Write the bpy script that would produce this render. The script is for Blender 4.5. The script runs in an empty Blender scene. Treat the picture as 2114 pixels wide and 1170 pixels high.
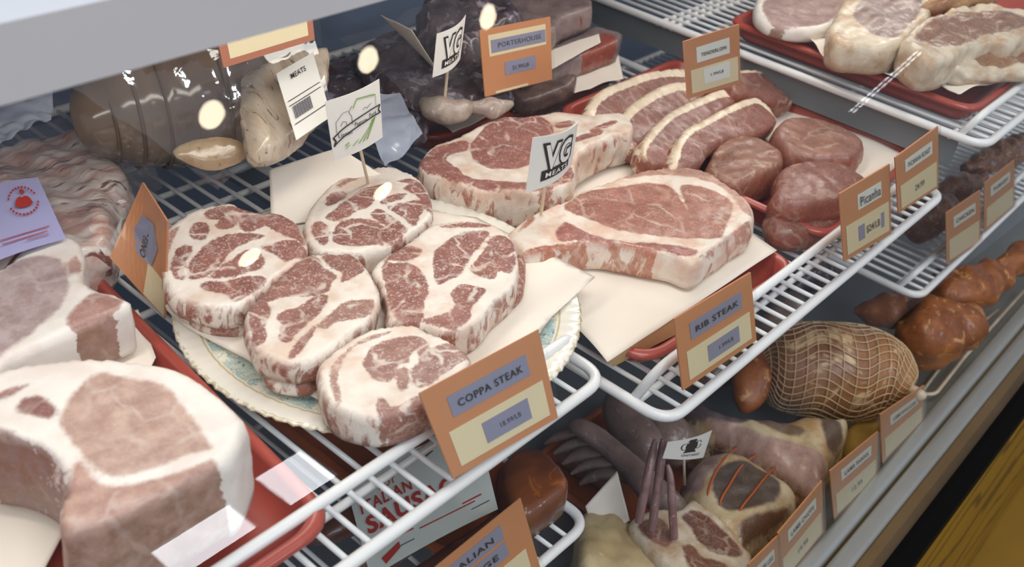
import bpy, bmesh, math, random
import numpy as np
from mathutils import Vector, Matrix
from mathutils.geometry import delaunay_2d_cdt
random.seed(7); RNG = np.random.RandomState(7)
SC = bpy.context.scene
COL = SC.collection

# ------------------------------------------------------------------ camera
CX, CY, FPX, CAMH = 1057.0, 585.0, 2153.143283666928, 0.5
RW = np.array([[0.65867611, -0.37957606, 0.64966745],
               [-0.74632289, -0.43934129, 0.49998137],
               [0.09564478, -0.81418747, -0.57266992]])
cd = bpy.data.cameras.new('camera'); cam = bpy.data.objects.new('camera', cd); COL.objects.link(cam)
cd.sensor_width = 36; cd.lens = 36 * FPX / 2114.0; cd.clip_start = 0.01; cd.clip_end = 60
r_, u_, b_ = RW @ [1, 0, 0], RW @ [0, -1, 0], RW @ [0, 0, -1]
cam.matrix_world = Matrix(((r_[0], u_[0], b_[0], 0), (r_[1], u_[1], b_[1], 0), (r_[2], u_[2], b_[2], CAMH), (0, 0, 0, 1)))
SC.camera = cam
cd.dof.use_dof = True; cd.dof.focus_distance = .86; cd.dof.aperture_fstop = 9.0
# ------------------------------------------------------------------ world, lights, exposure
w = bpy.data.worlds.new('world'); SC.world = w; w.use_nodes = True
w.node_tree.nodes['Background'].inputs[0].default_value = (0.80, 0.86, 1.0, 1)
w.node_tree.nodes['Background'].inputs[1].default_value = 0.42
SC.view_settings.view_transform = 'Standard'; SC.view_settings.look = 'None'
SC.view_settings.exposure = -0.13; SC.view_settings.gamma = 1.0
SC.view_settings.use_curve_mapping = False

def area(name, loc, target, sx, sy, power, color):
    l = bpy.data.lights.new(name, 'AREA'); l.shape = 'RECTANGLE'; l.size = sx; l.size_y = sy
    l.energy = power; l.color = color
    o = bpy.data.objects.new(name, l); COL.objects.link(o); o.location = loc
    o.rotation_euler = (Vector(target) - Vector(loc)).to_track_quat('-Z', 'Y').to_euler()
    return o
area('case_light', (0.75, 0.50, 0.292), (0.75, 0.52, 0), 1.9, 0.05, 2.6, (1.0, 0.95, 0.88))
area('shop_window_light', (-0.6, -1.6, 2.2), (0.6, 0.5, 0), 1.6, 1.2, 34, (0.86, 0.92, 1.0))
area('shop_ceiling_light', (0.35, -0.15, 2.5), (0.8, 0.4, 0), 1.6, 0.8, 30, (1.0, 0.93, 0.84))

# ------------------------------------------------------------------ photograph pixel -> place in the case
def ray(px, py): return RW @ np.array([px - CX, py - CY, FPX])
O3 = np.array([0, 0, CAMH])
def W(px, py, z=0.0):
    d = ray(px, py); return O3 + d * (z - CAMH) / d[2]
def WY(px, py, y):
    d = ray(px, py); return O3 + d * y / d[1]
def WP(px, py, o, n):
    d = ray(px, py); return O3 + d * (np.dot(np.array(o) - O3, n) / np.dot(d, n))
VIEW = {'A': (300, 400, 2.25), 'B': (800, 200, 2.0178), 'C': (280, 150, 3.344), 'D': (1200, 0, 2.2495), 'E': (0, 720, 2.6),
        'F': (600, 700, 2.49), 'G': (1100, 750, 2.786), 'H': (1400, 450, 2.5994), 'J': (0, 350, 2.924), 'K': (1650, 0, 3.545),
        'N': (600, 0, 2.924), 'O': (1180, 0, 4.0346), 'R': (0, 180, 3.078)}
def V(k, *pts):
    a, b, s = VIEW[k]; return [(a + x / s, b + y / s) for x, y in pts]

# ------------------------------------------------------------------ materials
def srgb(h):
    h = h.lstrip('#'); c = [int(h[i:i + 2], 16) / 255 for i in (0, 2, 4)]
    return tuple(x / 12.92 if x <= 0.04045 else ((x + 0.055) / 1.055) ** 2.4 for x in c)
def S(h): return srgb(h) + (1,)
MATS = {}
class NT:
    def __init__(s, name):
        s.m = bpy.data.materials.new(name); s.m.use_nodes = True; s.t = s.m.node_tree; s.t.nodes.clear()
        s.out = s.t.nodes.new('ShaderNodeOutputMaterial')
    def n(s, typ, **kw):
        nd = s.t.nodes.new('ShaderNode' + typ)
        for k, v in kw.items():
            if hasattr(nd, k): setattr(nd, k, v)
        return nd
    def l(s, a, b): s.t.links.new(a, b)
    def set(s, sock, v):
        if hasattr(v, 'is_output') or isinstance(v, bpy.types.NodeSocket): s.l(v, sock)
        else: sock.default_value = v
    def math(s, op, a, b=0.0, clamp=False):
        nd = s.n('Math', operation=op); nd.use_clamp = clamp; s.set(nd.inputs[0], a); s.set(nd.inputs[1], b); return nd.outputs[0]
    def ramp(s, v, lo, hi, a=0.0, b=1.0):
        nd = s.n('MapRange'); nd.interpolation_type = 'SMOOTHSTEP'; s.set(nd.inputs[0], v)
        nd.inputs[1].default_value = lo; nd.inputs[2].default_value = hi; nd.inputs[3].default_value = a; nd.inputs[4].default_value = b
        return nd.outputs[0]
    def mix(s, f, a, b, mode='MIX'):
        nd = s.n('Mix'); nd.data_type = 'RGBA'; nd.blend_type = mode
        s.set(nd.inputs[0], f); s.set(nd.inputs[6], a); s.set(nd.inputs[7], b); return nd.outputs[2]
    def noise(s, co, scale, detail=3, rough=0.55, dist=0.0):
        nd = s.n('TexNoise'); s.l(co, nd.inputs['Vector']); nd.inputs['Scale'].default_value = scale
        nd.inputs['Detail'].default_value = detail; nd.inputs['Roughness'].default_value = rough; nd.inputs['Distortion'].default_value = dist
        return nd.outputs[0]
    def coords(s, rnd=True, stretch=None):
        tc = s.n('TexCoord').outputs['Object']
        if rnd:
            oi = s.n('ObjectInfo').outputs['Random']; k = s.math('MULTIPLY', oi, 7.0)
            va = s.n('VectorMath', operation='ADD'); s.l(tc, va.inputs[0])
            cb = s.n('CombineXYZ'); s.l(k, cb.inputs[0]); s.l(k, cb.inputs[1]); s.l(k, cb.inputs[2]); s.l(cb.outputs[0], va.inputs[1]); tc = va.outputs[0]
        if stretch:
            vm = s.n('VectorMath', operation='MULTIPLY'); s.l(tc, vm.inputs[0]); vm.inputs[1].default_value = stretch; tc = vm.outputs[0]
        return tc
    def warp(s, co, scale, amp):
        nd = s.n('TexNoise'); s.l(co, nd.inputs['Vector']); nd.inputs['Scale'].default_value = scale; nd.inputs['Detail'].default_value = 2
        sb = s.n('VectorMath', operation='SUBTRACT'); s.l(nd.outputs[1], sb.inputs[0]); sb.inputs[1].default_value = (.5, .5, .5)
        sc = s.n('VectorMath', operation='SCALE'); s.l(sb.outputs[0], sc.inputs[0]); sc.inputs['Scale'].default_value = amp
        ad = s.n('VectorMath', operation='ADD'); s.l(co, ad.inputs[0]); s.l(sc.outputs[0], ad.inputs[1]); return ad.outputs[0]
    def bsdf(s, color, rough=0.5, metal=0.0, coat=0.0, spec=0.5, bump=None, bstr=0.3, bdist=0.001, emit=None, estr=0, sss=0.0):
        p = s.n('BsdfPrincipled'); s.set(p.inputs['Base Color'], color); s.set(p.inputs['Roughness'], rough)
        p.inputs['Metallic'].default_value = metal; p.inputs['Coat Weight'].default_value = coat; p.inputs['Coat Roughness'].default_value = .12
        p.inputs['Specular IOR Level'].default_value = spec
        if sss:
            p.inputs['Subsurface Weight'].default_value = sss; p.inputs['Subsurface Radius'].default_value = (1, .4, .25); p.inputs['Subsurface Scale'].default_value = .004
        if emit: p.inputs['Emission Color'].default_value = emit; p.inputs['Emission Strength'].default_value = estr
        if bump is not None:
            b = s.n('Bump'); b.inputs['Strength'].default_value = bstr; b.inputs['Distance'].default_value = bdist
            s.l(bump, b.inputs['Height']); s.l(b.outputs[0], p.inputs['Normal'])
        s.l(p.outputs[0], s.out.inputs[0]); return s.m

def schlick(t, k=1.0, add=0.0, r0=.045, normal=None):
    lw = t.n('LayerWeight'); lw.inputs[0].default_value = .5
    if normal is not None: t.l(normal, lw.inputs['Normal'])
    f = t.math('POWER', lw.outputs['Facing'], 5.0)
    return t.math('MULTIPLY', t.math('ADD', t.math('MULTIPLY', f, 1 - r0), r0 + add), k, True)
def plain(name, hexc, rough=0.5, metal=0.0, coat=0.0, var=0.06, scale=40, bump=0.0, spec=0.5):
    t = NT(name); co = t.coords(False); n = t.noise(co, scale)
    c = srgb(hexc); a = tuple(x * (1 - var) for x in c) + (1,); b = tuple(min(1, x * (1 + var)) for x in c) + (1,)
    return t.bsdf(t.mix(n, a, b), rough, metal, coat, spec, bump=n if bump else None, bstr=bump)

def steak_mat(name, fat='#e6ddd2', fat2='#d9c3b2', vein=0.5, vscale=75, fleck=0.5, side_fat=0.5, side_tint='#b07a66', edge=0.0014, wet=0.35, fine=1.0, grow=.0005, side_mus=.26):
    """fat ground with muscle islands (signed distance attribute) and marbling"""
    t = NT(name); co = t.coords()
    at = t.n('Attribute', attribute_name='sd'); sd = at.outputs['Fac']
    ti = t.n('Attribute', attribute_name='tint').outputs['Color']
    si = t.n('Attribute', attribute_name='side').outputs['Fac']
    n1 = t.noise(co, 160, 3); n2 = t.noise(co, 620, 2)
    s1 = t.math('MULTIPLY', t.math('SUBTRACT', n1, 0.5), 0.0042)
    s2 = t.math('MULTIPLY', t.math('SUBTRACT', n2, 0.5), 0.0020)
    d = t.math('ADD', t.math('ADD', sd, grow), t.math('ADD', s1, s2))
    mus = t.ramp(d, -edge * .4, edge)
    cw = t.warp(co, 55, 0.016); cw = t.warp(cw, 260, 0.004)
    vo = t.n('TexVoronoi', feature='DISTANCE_TO_EDGE'); t.l(cw, vo.inputs['Vector']); vo.inputs['Scale'].default_value = vscale
    msk = t.ramp(t.noise(co, 46, 2), 0.42, 0.62)
    vw = t.ramp(vo.outputs['Distance'], 0.015, 0.075, 1.0, 0.0)
    v1 = t.math('MULTIPLY', t.math('MULTIPLY', vw, msk), vein)
    vo2 = t.n('TexVoronoi', feature='DISTANCE_TO_EDGE'); t.l(t.warp(co, 300, 0.006), vo2.inputs['Vector']); vo2.inputs['Scale'].default_value = vscale * 3.6
    v2 = t.math('MULTIPLY', t.math('MULTIPLY', t.ramp(vo2.outputs['Distance'], 0.01, 0.09, 1.0, 0.0), t.ramp(t.noise(co, 120, 2), 0.46, 0.62)), t.math('MULTIPLY', fleck, .55))
    v2 = t.math('MAXIMUM', v2, t.math('MULTIPLY', t.ramp(t.noise(t.warp(co, 200, .004), 520, 2), .57, .66), fleck * .6))
    v = t.math('MAXIMUM', v1, v2, True)
    mn = t.noise(co, 70, 4, .6); dk = t.mix(t.ramp(mn, .3, .7), ti, t.mix(1.0, ti, (.70, .62, .62, 1), 'MULTIPLY'))
    fb = t.coords(stretch=(1, 3, 1)); dk = t.mix(t.math('MULTIPLY', t.noise(fb, 500, 2), .16 * fine), dk, (.62, .45, .40, 1))
    fcol = t.mix(t.ramp(t.noise(co, 38, 3), .4, .68), S(fat), S(fat2))
    top = t.mix(t.math('MULTIPLY', mus, t.math('SUBTRACT', 1.0, v)), fcol, dk)
    # cut sides: streaky mixture
    sc = t.coords(stretch=(1, 1, .45)); sn = t.noise(sc, 85, 4, .6, .6)
    stint = t.mix(t.ramp(t.noise(co, 90, 2), .35, .65), S(side_tint), t.mix(.5, ti, S(side_tint)))
    sfac = t.ramp(t.math('ADD', sn, t.math('MULTIPLY', t.math('SUBTRACT', mus, .5), side_mus)), side_fat, side_fat + .1)
    sid = t.mix(t.math('MULTIPLY', sfac, t.math('SUBTRACT', 1.0, t.math('MULTIPLY', v, .7))), fcol, stint)
    col = t.mix(si, top, sid)
    bh = t.math('ADD', t.math('MULTIPLY', n1, .8), t.math('ADD', t.math('MULTIPLY', v, .25), t.math('MULTIPLY', n2, .35)))
    bh = t.math('SUBTRACT', bh, t.math('MULTIPLY', mus, .35))
    rg = t.ramp(t.noise(co, 90, 2), .3, .7, wet - .06, wet + .2)
    MATS[name] = t.bsdf(col, rg, bump=bh, bstr=.55, bdist=.0012, coat=.12, sss=.12); return MATS[name]

def flesh(name, c1, c2, c3='#d8c4ae', s=40, streak=(1, 1, 1), rough=.35, f3=.62, bump=.5, wet=.2):
    t = NT(name); co = t.coords(stretch=streak)
    a = t.mix(t.ramp(t.noise(co, s, 4, .6, .5), .35, .65), S(c1), S(c2))
    a = t.mix(t.ramp(t.noise(co, s * 1.7, 4, .65, 1.2), f3, f3 + .1), a, S(c3))
    a = t.mix(.25, a, t.mix(1.0, a, t.mix(t.noise(co, s * 8, 2), (.5, .45, .4, 1), (1, 1, 1, 1)), 'MULTIPLY'))
    b = t.noise(co, s * 3, 4)
    MATS[name] = t.bsdf(a, rough, bump=b, bstr=bump, bdist=.002, coat=wet); return MATS[name]

def film(name, tint='#dfe6f2', diff=.10, gl=.14, rough=.10, bump=.6, scale=60):
    t = NT(name); co = t.coords()
    bn = t.n('Bump'); bn.inputs['Strength'].default_value = bump; bn.inputs['Distance'].default_value = .003
    t.l(t.noise(t.warp(co, 14, .05), scale, 3, .5, .8), bn.inputs['Height'])
    tr = t.n('BsdfTransparent'); df = t.n('BsdfDiffuse'); df.inputs[0].default_value = S(tint)
    gs = t.n('BsdfGlossy'); gs.inputs['Roughness'].default_value = rough; t.l(bn.outputs[0], gs.inputs['Normal'])
    m1 = t.n('MixShader'); m1.inputs[0].default_value = diff; t.l(tr.outputs[0], m1.inputs[1]); t.l(df.outputs[0], m1.inputs[2])
    m2 = t.n('MixShader'); t.l(schlick(t, 1.0, gl - .04), m2.inputs[0]); t.l(m1.outputs[0], m2.inputs[1]); t.l(gs.outputs[0], m2.inputs[2])
    t.l(m2.outputs[0], t.out.inputs[0]); MATS[name] = t.m; return t.m

def glassmat(name, refl=1.0, rough=0.0, tintd=0.0):
    t = NT(name)
    tr = t.n('BsdfTransparent'); tr.inputs[0].default_value = (.975, .985, .98, 1)
    gs = t.n('BsdfGlossy'); gs.inputs['Roughness'].default_value = rough
    m = t.n('MixShader'); t.l(schlick(t, refl), m.inputs[0]); t.l(tr.outputs[0], m.inputs[1]); t.l(gs.outputs[0], m.inputs[2])
    t.l(m.outputs[0], t.out.inputs[0]); MATS[name] = t.m; return t.m

def emitter(name, col, st):
    t = NT(name); e = t.n('Emission'); e.inputs[0].default_value = col; e.inputs[1].default_value = st; t.l(e.outputs[0], t.out.inputs[0]); MATS[name] = t.m; return t.m

M = MATS
steak_mat('coppa', vein=.75, vscale=34, fleck=.8, side_fat=.37, side_mus=.16, side_tint='#9c6450')
steak_mat('ribeye', fat='#e2d6c8', fat2='#cfae98', vein=.7, vscale=34, fleck=.6, side_fat=.38, side_tint='#b27a66')
steak_mat('ribeye_pale', fat='#e4d8ca', fat2='#d6b5a0', vein=.4, vscale=30, fleck=.5, side_fat=.56, side_tint='#c08e78', edge=.0022)
steak_mat('pork', fat='#e6e0d9', fat2='#dfd4cc', vein=.22, vscale=30, fleck=.2, side_fat=.47, side_tint='#937260', edge=.003, wet=.4, fine=.5, side_mus=.8)
steak_mat('dry', fat='#94827e', fat2='#80696a', vein=.3, fleck=.3, side_fat=.46, side_tint='#8c4838', edge=.002, wet=.25)
steak_mat('plain_cut', fat='#cdbb98', fat2='#b79468', vein=.05, fleck=.05, side_fat=.50, side_tint='#7a4a2c', edge=.004, wet=.25)
steak_mat('lean', fat='#e2d2bb', fat2='#d8c3a6', vein=.28, vscale=30, fleck=.2, side_fat=.30, side_tint='#8e4a38', edge=.0012, wet=.28)
steak_mat('aged', fat='#d4c6b0', fat2='#b89a7c', vein=.4, vscale=40, fleck=.4, side_fat=.55, side_tint='#a8714e', edge=.003, wet=.3)
M['white_wire'] = plain('white_wire', '#e9eaea', .32, coat=.35, var=.02)
M['paper'] = plain('paper', '#ebe1d4', .75, var=.03, scale=25)
M['paper_tan'] = plain('paper_tan', '#c9a877', .7, var=.05)
M['tray_red'] = plain('tray_red', '#a5483c', .32, coat=.3, var=.08, scale=20)
M['tray_orange'] = plain('tray_orange', '#a8562a', .35, coat=.3, var=.1, scale=20)
M['orange_card'] = plain('orange_card', '#cb885c', .5, var=.05, scale=30)
M['cream_card'] = plain('cream_card', '#e6d3ae', .55, var=.03)
M['purple_strip'] = plain('purple_strip', '#8d8ca3', .5, var=.04)
M['white_card'] = plain('white_card', '#e7e5de', .55, var=.02)
M['ink'] = plain('ink', '#2b2624', .6)
M['ink_soft'] = plain('ink_soft', '#55525e', .6)
M['red_ink'] = plain('red_ink', '#b0342a', .6)
M['green_ink'] = plain('green_ink', '#86a860', .6)
M['purple_label'] = plain('purple_label', '#aeaeda', .5, var=.03)
M['wood_pick'] = plain('wood_pick', '#e0d2b4', .6)
M['steel'] = plain('steel', '#b4babc', .34, metal=.55, var=.08, scale=18)
M['dark_panel'] = plain('dark_panel', '#747a7e', .45, metal=.2, var=.15, scale=8)
M['case_grey'] = plain('case_grey', '#c2c0c2', .55, var=.04, scale=7)
M['case_white'] = plain('case_white', '#dfe4ec', .4, var=.02)
M['wall_blue'] = plain('wall_blue', '#6b7a92', .5, var=.1, scale=6)
M['brown_reflection'] = plain('brown_reflection', '#8c7458', .3, metal=.7, var=.3, scale=14)  # colour of the brown reflection along the foot of the glass
M['black'] = plain('black', '#030304', .7, spec=.1)
M['twine'] = plain('twine', '#6a5646', .6)
M['net'] = plain('net', '#d2b58e', .6)
M['orange_string'] = plain('orange_string', '#b4552a', .5)
M['ceramic'] = plain('ceramic', '#e8e2d6', .18, coat=.5, var=.02)
M['gold'] = plain('gold', '#a08a5c', .3, metal=.5)
M['bone'] = flesh('bone', '#dccdb8', '#cdb8a0', '#b08068', 60, f3=.66)
glassmat('case_glass', .50)
glassmat('sleeve', .55, .22)
film('bag', '#dfe6f2', .04, .12)
film('bag_blue', '#c3cee2', .6, .16, .16, .9, 40)
film('wrap_clear', '#e6e6e6', .02, .10, .06, .3, 30)

# ------------------------------------------------------------------ object helpers
def tagobj(o, label=None, cat=None, group=None, kind=None):
    if label: o['label'] = label
    if cat: o['category'] = cat
    if group: o['group'] = group
    if kind: o['kind'] = kind
    return o
def thing(name, label, cat, loc=(0, 0, 0), group=None):
    o = bpy.data.objects.new(name, None); COL.objects.link(o); o.location = Vector([float(x) for x in loc]); o.empty_display_size = .02
    return tagobj(o, label, cat, group)
def mesh(name, vs, fs, mat, parent=None, smooth=True, attrs=None, origin=None, solid=0.0, recalc=True):
    vs = np.array(vs, float)
    base = np.array(parent.location) if parent is not None else None
    pp = parent
    while pp is not None and pp.parent is not None:
        pp = pp.parent; base = base + np.array(pp.location)
    if origin is None: org = np.array([vs[:, 0].mean(), vs[:, 1].mean(), vs[:, 2].min()]) if parent is None else base
    else: org = np.array(origin, float)
    me = bpy.data.meshes.new(name); me.from_pydata((vs - org).tolist(), [], [tuple(int(i) for i in f) for f in fs]); me.update()
    if recalc:
        bm = bmesh.new(); bm.from_mesh(me); bmesh.ops.recalc_face_normals(bm, faces=bm.faces); bm.to_mesh(me); bm.free()
    if attrs:
        for k, a in attrs.items():
            a = np.array(a, float)
            if a.ndim == 1: at = me.attributes.new(k, 'FLOAT', 'POINT'); at.data.foreach_set('value', a)
            else:
                at = me.attributes.new(k, 'FLOAT_COLOR', 'POINT'); at.data.foreach_set('color', np.c_[a, np.ones(len(a))].ravel())
    if smooth: me.polygons.foreach_set('use_smooth', [True] * len(me.polygons))
    for m in (mat if isinstance(mat, (list, tuple)) else [mat]): me.materials.append(M[m] if isinstance(m, str) else m)
    o = bpy.data.objects.new(name, me); COL.objects.link(o)
    if parent is not None: o.parent = parent; o.location = Vector(org - base)
    else: o.location = Vector(org)
    if solid:
        md = o.modifiers.new('thickness', 'SOLIDIFY'); md.thickness = solid; md.offset = 0
    return o
def mesh2(name, parts, mat, parent=None, **k):
    vs = []; fs = []
    for v, f in parts:
        n = len(vs); vs += [tuple(p) for p in v]; fs += [tuple(i + n for i in q) for q in f]
    return mesh(name, vs, fs, mat, parent, **k)

def catmull(pts, step, closed=True):
    P = [np.array(p, float) for p in pts]; n = len(P); out = []
    rng = range(n) if closed else range(n - 1)
    for i in rng:
        if closed: a, b, c, d = P[i - 1], P[i], P[(i + 1) % n], P[(i + 2) % n]
        else: a, b, c, d = P[max(i - 1, 0)], P[i], P[i + 1], P[min(i + 2, n - 1)]
        k = max(1, int(np.linalg.norm(c - b) / step))
        for j in range(k):
            t = j / k
            out.append(.5 * ((2 * b) + (c - a) * t + (2 * a - 5 * b + 4 * c - d) * t * t + (3 * b - a - 3 * c + d) * t ** 3))
    if not closed: out.append(P[-1])
    return np.array(out)
def poly_dist(Q, poly):
    A = poly; B = np.roll(poly, -1, 0); best = np.full(len(Q), 1e9); ins = np.zeros(len(Q), bool)
    for a, b in zip(A, B):
        ab = b - a; L = max(ab @ ab, 1e-14); t = np.clip(((Q - a) @ ab) / L, 0, 1)
        best = np.minimum(best, np.linalg.norm(Q - a - t[:, None] * ab, axis=1))
        c = ((a[1] > Q[:, 1]) != (b[1] > Q[:, 1]))
        with np.errstate(divide='ignore', invalid='ignore'):
            xi = (b[0] - a[0]) * (Q[:, 1] - a[1]) / (b[1] - a[1] if b[1] != a[1] else 1e-12) + a[0]
        ins ^= c & (Q[:, 0] < xi)
    return np.where(ins, best, -best)
def wav(Q, seed, sc, n=5):
    r = np.random.RandomState(seed); o = np.zeros(len(Q))
    for i in range(n):
        k = r.randn(Q.shape[1]); k /= np.linalg.norm(k); s = sc * (1 + i * .7)
        o += np.sin(Q @ k * s + r.rand() * 6.28) / (1 + i * .5)
    return o / 2.2

def tintc(h, mat):
    c = np.array(srgb(h)); k = {'coppa': .74, 'ribeye': .76, 'ribeye_pale': .80, 'lean': .62, 'pork': .88}.get(mat, .9)
    g = c.mean(); return (c * .92 + g * .08) * k * (np.array([1.0, .98, .95]) if mat == 'pork' else np.array([1.06, 1.0, .93]))
def slab(name, outline, z, thick, mat, islands=(), parent=None, label=None, cat=None, group=None, step=.0026, r=.004, bump=.0008,
         bulge=.0012, tint='#a0635a', plane=None, pull=0.0, seed=None, smooth_px=True, dome=0.0, origin=None):
    """a cut piece of meat: outline (pixels) on the plane of its upper face, given thickness below"""
    if plane is None: o0 = np.array([0, 0, z]); n = np.array([0, 0, 1.0])
    else: o0, n = np.array(plane[0], float), np.array(plane[1], float)
    n /= np.linalg.norm(n)
    ax = np.cross([0, 1, 0], n); ax /= np.linalg.norm(ax); ay = np.cross(n, ax)
    def to2(p):
        q = WP(p[0], p[1], o0, n) - o0; return [q @ ax, q @ ay]
    seed = seed if seed is not None else int(abs(outline[0][0] * 7 + outline[0][1])) % 1000
    if smooth_px: out = catmull([to2(p) for p in outline], step)
    else:
        q2 = [np.array(to2(p)) for p in outline]; out = []
        for a, b in zip(q2, q2[1:] + q2[:1]):
            kk = max(1, int(np.linalg.norm(b - a) / step)); out += [a + (b - a) * i / kk for i in range(kk)]
        out = np.array(out)
    area2 = np.sum(out[:, 0] * np.roll(out[:, 1], -1) - out[:, 1] * np.roll(out[:, 0], -1))
    if area2 < 0: out = out[::-1]
    lo, hi = out.min(0), out.max(0)
    gx = np.arange(lo[0], hi[0], step); gy = np.arange(lo[1], hi[1], step * .87)
    G = np.array([(x + (j % 2) * step * .5, y) for j, y in enumerate(gy) for x in gx])
    dG = poly_dist(G, out); G = G[dG > step * .55]
    allp = np.vstack([out, G]); nb = len(out)
    vv, _, ff, ov, _, _ = delaunay_2d_cdt([Vector(p) for p in allp], [(i, (i + 1) % nb) for i in range(nb)], [], 1, 1e-7)
    vv = np.array([[p[0], p[1]] for p in vv]); remap = {}
    for i, l in enumerate(ov):
        for j in l: remap[j] = i
    bidx = [remap[i] for i in range(nb)]
    d = np.maximum(poly_dist(vv, out), 0); d[bidx] = 0
    ctr = out.mean(0)
    dd = np.clip(r - d, 0, r); h = -r * (1 - np.sqrt(np.clip(1 - (dd / r) ** 2, 0, 1))) + wav(vv, seed, 120) * bump + wav(vv, seed + 9, 45) * bump * 1.3
    if dome:
        dm = np.clip(d / d.max(), 0, 1); h += dome * (1 - (1 - dm) ** 2)
    # attributes
    sd = np.full(len(vv), -.02); tn = np.tile(tintc(tint, mat), (len(vv), 1))
    if islands == 'all': sd[:] = .02
    else:
        for isl in islands:
            pl, tc = (isl if isinstance(isl, tuple) and isinstance(isl[1], str) else (isl, tint))
            pp = catmull([to2(p) for p in pl], step * 1.2); q = poly_dist(vv, pp); upd = q > sd
            tn[upd] = tintc(tc, mat); sd = np.maximum(sd, q)
    nt = len(vv); T = [np.c_[vv, h]]; SD = [sd]; TN = [tn]; SI = [np.zeros(nt)]
    SI[0][bidx] = .6
    faces = [tuple(f) for f in ff]
    fn = np.zeros(3)
    for f in faces[:50]:
        a, b, c = [np.r_[vv[i], 0] for i in f[:3]]; fn += np.cross(b - a, c - a)
    if fn[2] < 0: faces = [f[::-1] for f in faces]
    tang = np.roll(out, -1, 0) - np.roll(out, 1, 0); nrm = np.c_[tang[:, 1], -tang[:, 0]]; nrm /= np.maximum(np.linalg.norm(nrm, axis=1)[:, None], 1e-9)
    K = max(4, int(thick / (step * 1.5))); prev = bidx; base = nt; hb = h[bidx]
    sm = nrm.copy()
    for _ in range(6): sm = (np.roll(sm, 1, 0) + sm + np.roll(sm, -1, 0)) / 3
    for k in range(1, K + 1):
        t = k / K; off = bulge * math.sin(math.pi * min(1, t * 1.05)) - pull * t + wav(np.c_[out, np.full(nb, t * thick)], seed + 3, 150) * bump * (1.2 if t < 1 else .3)
        q = out + sm * np.asarray(off)[:, None]
        T.append(np.c_[q, hb * (1 - t) - thick * t]); SD.append(sd[bidx]); TN.append(tn[bidx]); SI.append(np.ones(nb))
        cur = list(range(base, base + nb)); base += nb
        for i in range(nb):
            j = (i + 1) % nb; faces.append((prev[i], cur[i], cur[j], prev[j]))
        prev = cur
    faces.append(tuple(prev[::-1]))
    P = np.vstack(T); Wp = o0 + P[:, :1] * ax + P[:, 1:2] * ay + P[:, 2:] * n
    ob = mesh(name, Wp, faces, mat, parent, attrs={'sd': np.concatenate(SD), 'tint': np.vstack(TN), 'side': np.concatenate(SI)}, origin=origin)
    return tagobj(ob, label, cat, group)

def tube_geo(pts, r, seg=10, closed=False, caps=True):
    P = np.array(pts, float); n = len(P)
    T = (np.roll(P, -1, 0) - np.roll(P, 1, 0)) if closed else np.gradient(P, axis=0)
    T /= np.maximum(np.linalg.norm(T, axis=1)[:, None], 1e-9)
    a = np.array([0, 0, 1.0]) if abs(T[0][2]) < .9 else np.array([1.0, 0, 0])
    u = np.cross(T[0], a); u /= np.linalg.norm(u); vs = []; rr = np.broadcast_to(np.array(r, float), (n,))
    for i in range(n):
        u = u - (u @ T[i]) * T[i]; u /= max(np.linalg.norm(u), 1e-9); v = np.cross(T[i], u)
        for k in range(seg):
            an = 2 * math.pi * k / seg; vs.append(P[i] + rr[i] * (math.cos(an) * u + math.sin(an) * v))
    fs = []
    for i in range(n if closed else n - 1):
        j = (i + 1) % n
        for k in range(seg): l = (k + 1) % seg; fs.append((i * seg + k, i * seg + l, j * seg + l, j * seg + k))
    if caps and not closed: fs.append(tuple(range(seg))[::-1]); fs.append(tuple(range((n - 1) * seg, n * seg)))
    return vs, fs
def rounded(pts, rad, closed=False, k=7):
    P = [np.array(p, float) for p in pts]; n = len(P); out = []
    for i in range(n):
        if not closed and i in (0, n - 1): out.append(P[i]); continue
        a, b, c = P[i - 1], P[i], P[(i + 1) % n]; r1 = min(rad, np.linalg.norm(a - b) * .49, np.linalg.norm(c - b) * .49)
        s = b + (a - b) / np.linalg.norm(a - b) * r1; e = b + (c - b) / np.linalg.norm(c - b) * r1
        for j in range(k + 1): t = j / k; out.append((1 - t) ** 2 * s + 2 * t * (1 - t) * b + t * t * e)
    return np.array(out)
def box_geo(lo, hi):
    x0, y0, z0 = lo; x1, y1, z1 = hi
    v = [(x0, y0, z0), (x1, y0, z0), (x1, y1, z0), (x0, y1, z0), (x0, y0, z1), (x1, y0, z1), (x1, y1, z1), (x0, y1, z1)]
    return v, [(0, 3, 2, 1), (4, 5, 6, 7), (0, 1, 5, 4), (1, 2, 6, 5), (2, 3, 7, 6), (3, 0, 4, 7)]
def struct(name, geo, mat, smooth=False):
    o = mesh(name, geo[0], geo[1], mat, smooth=smooth); o['kind'] = 'structure'; return o

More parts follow.
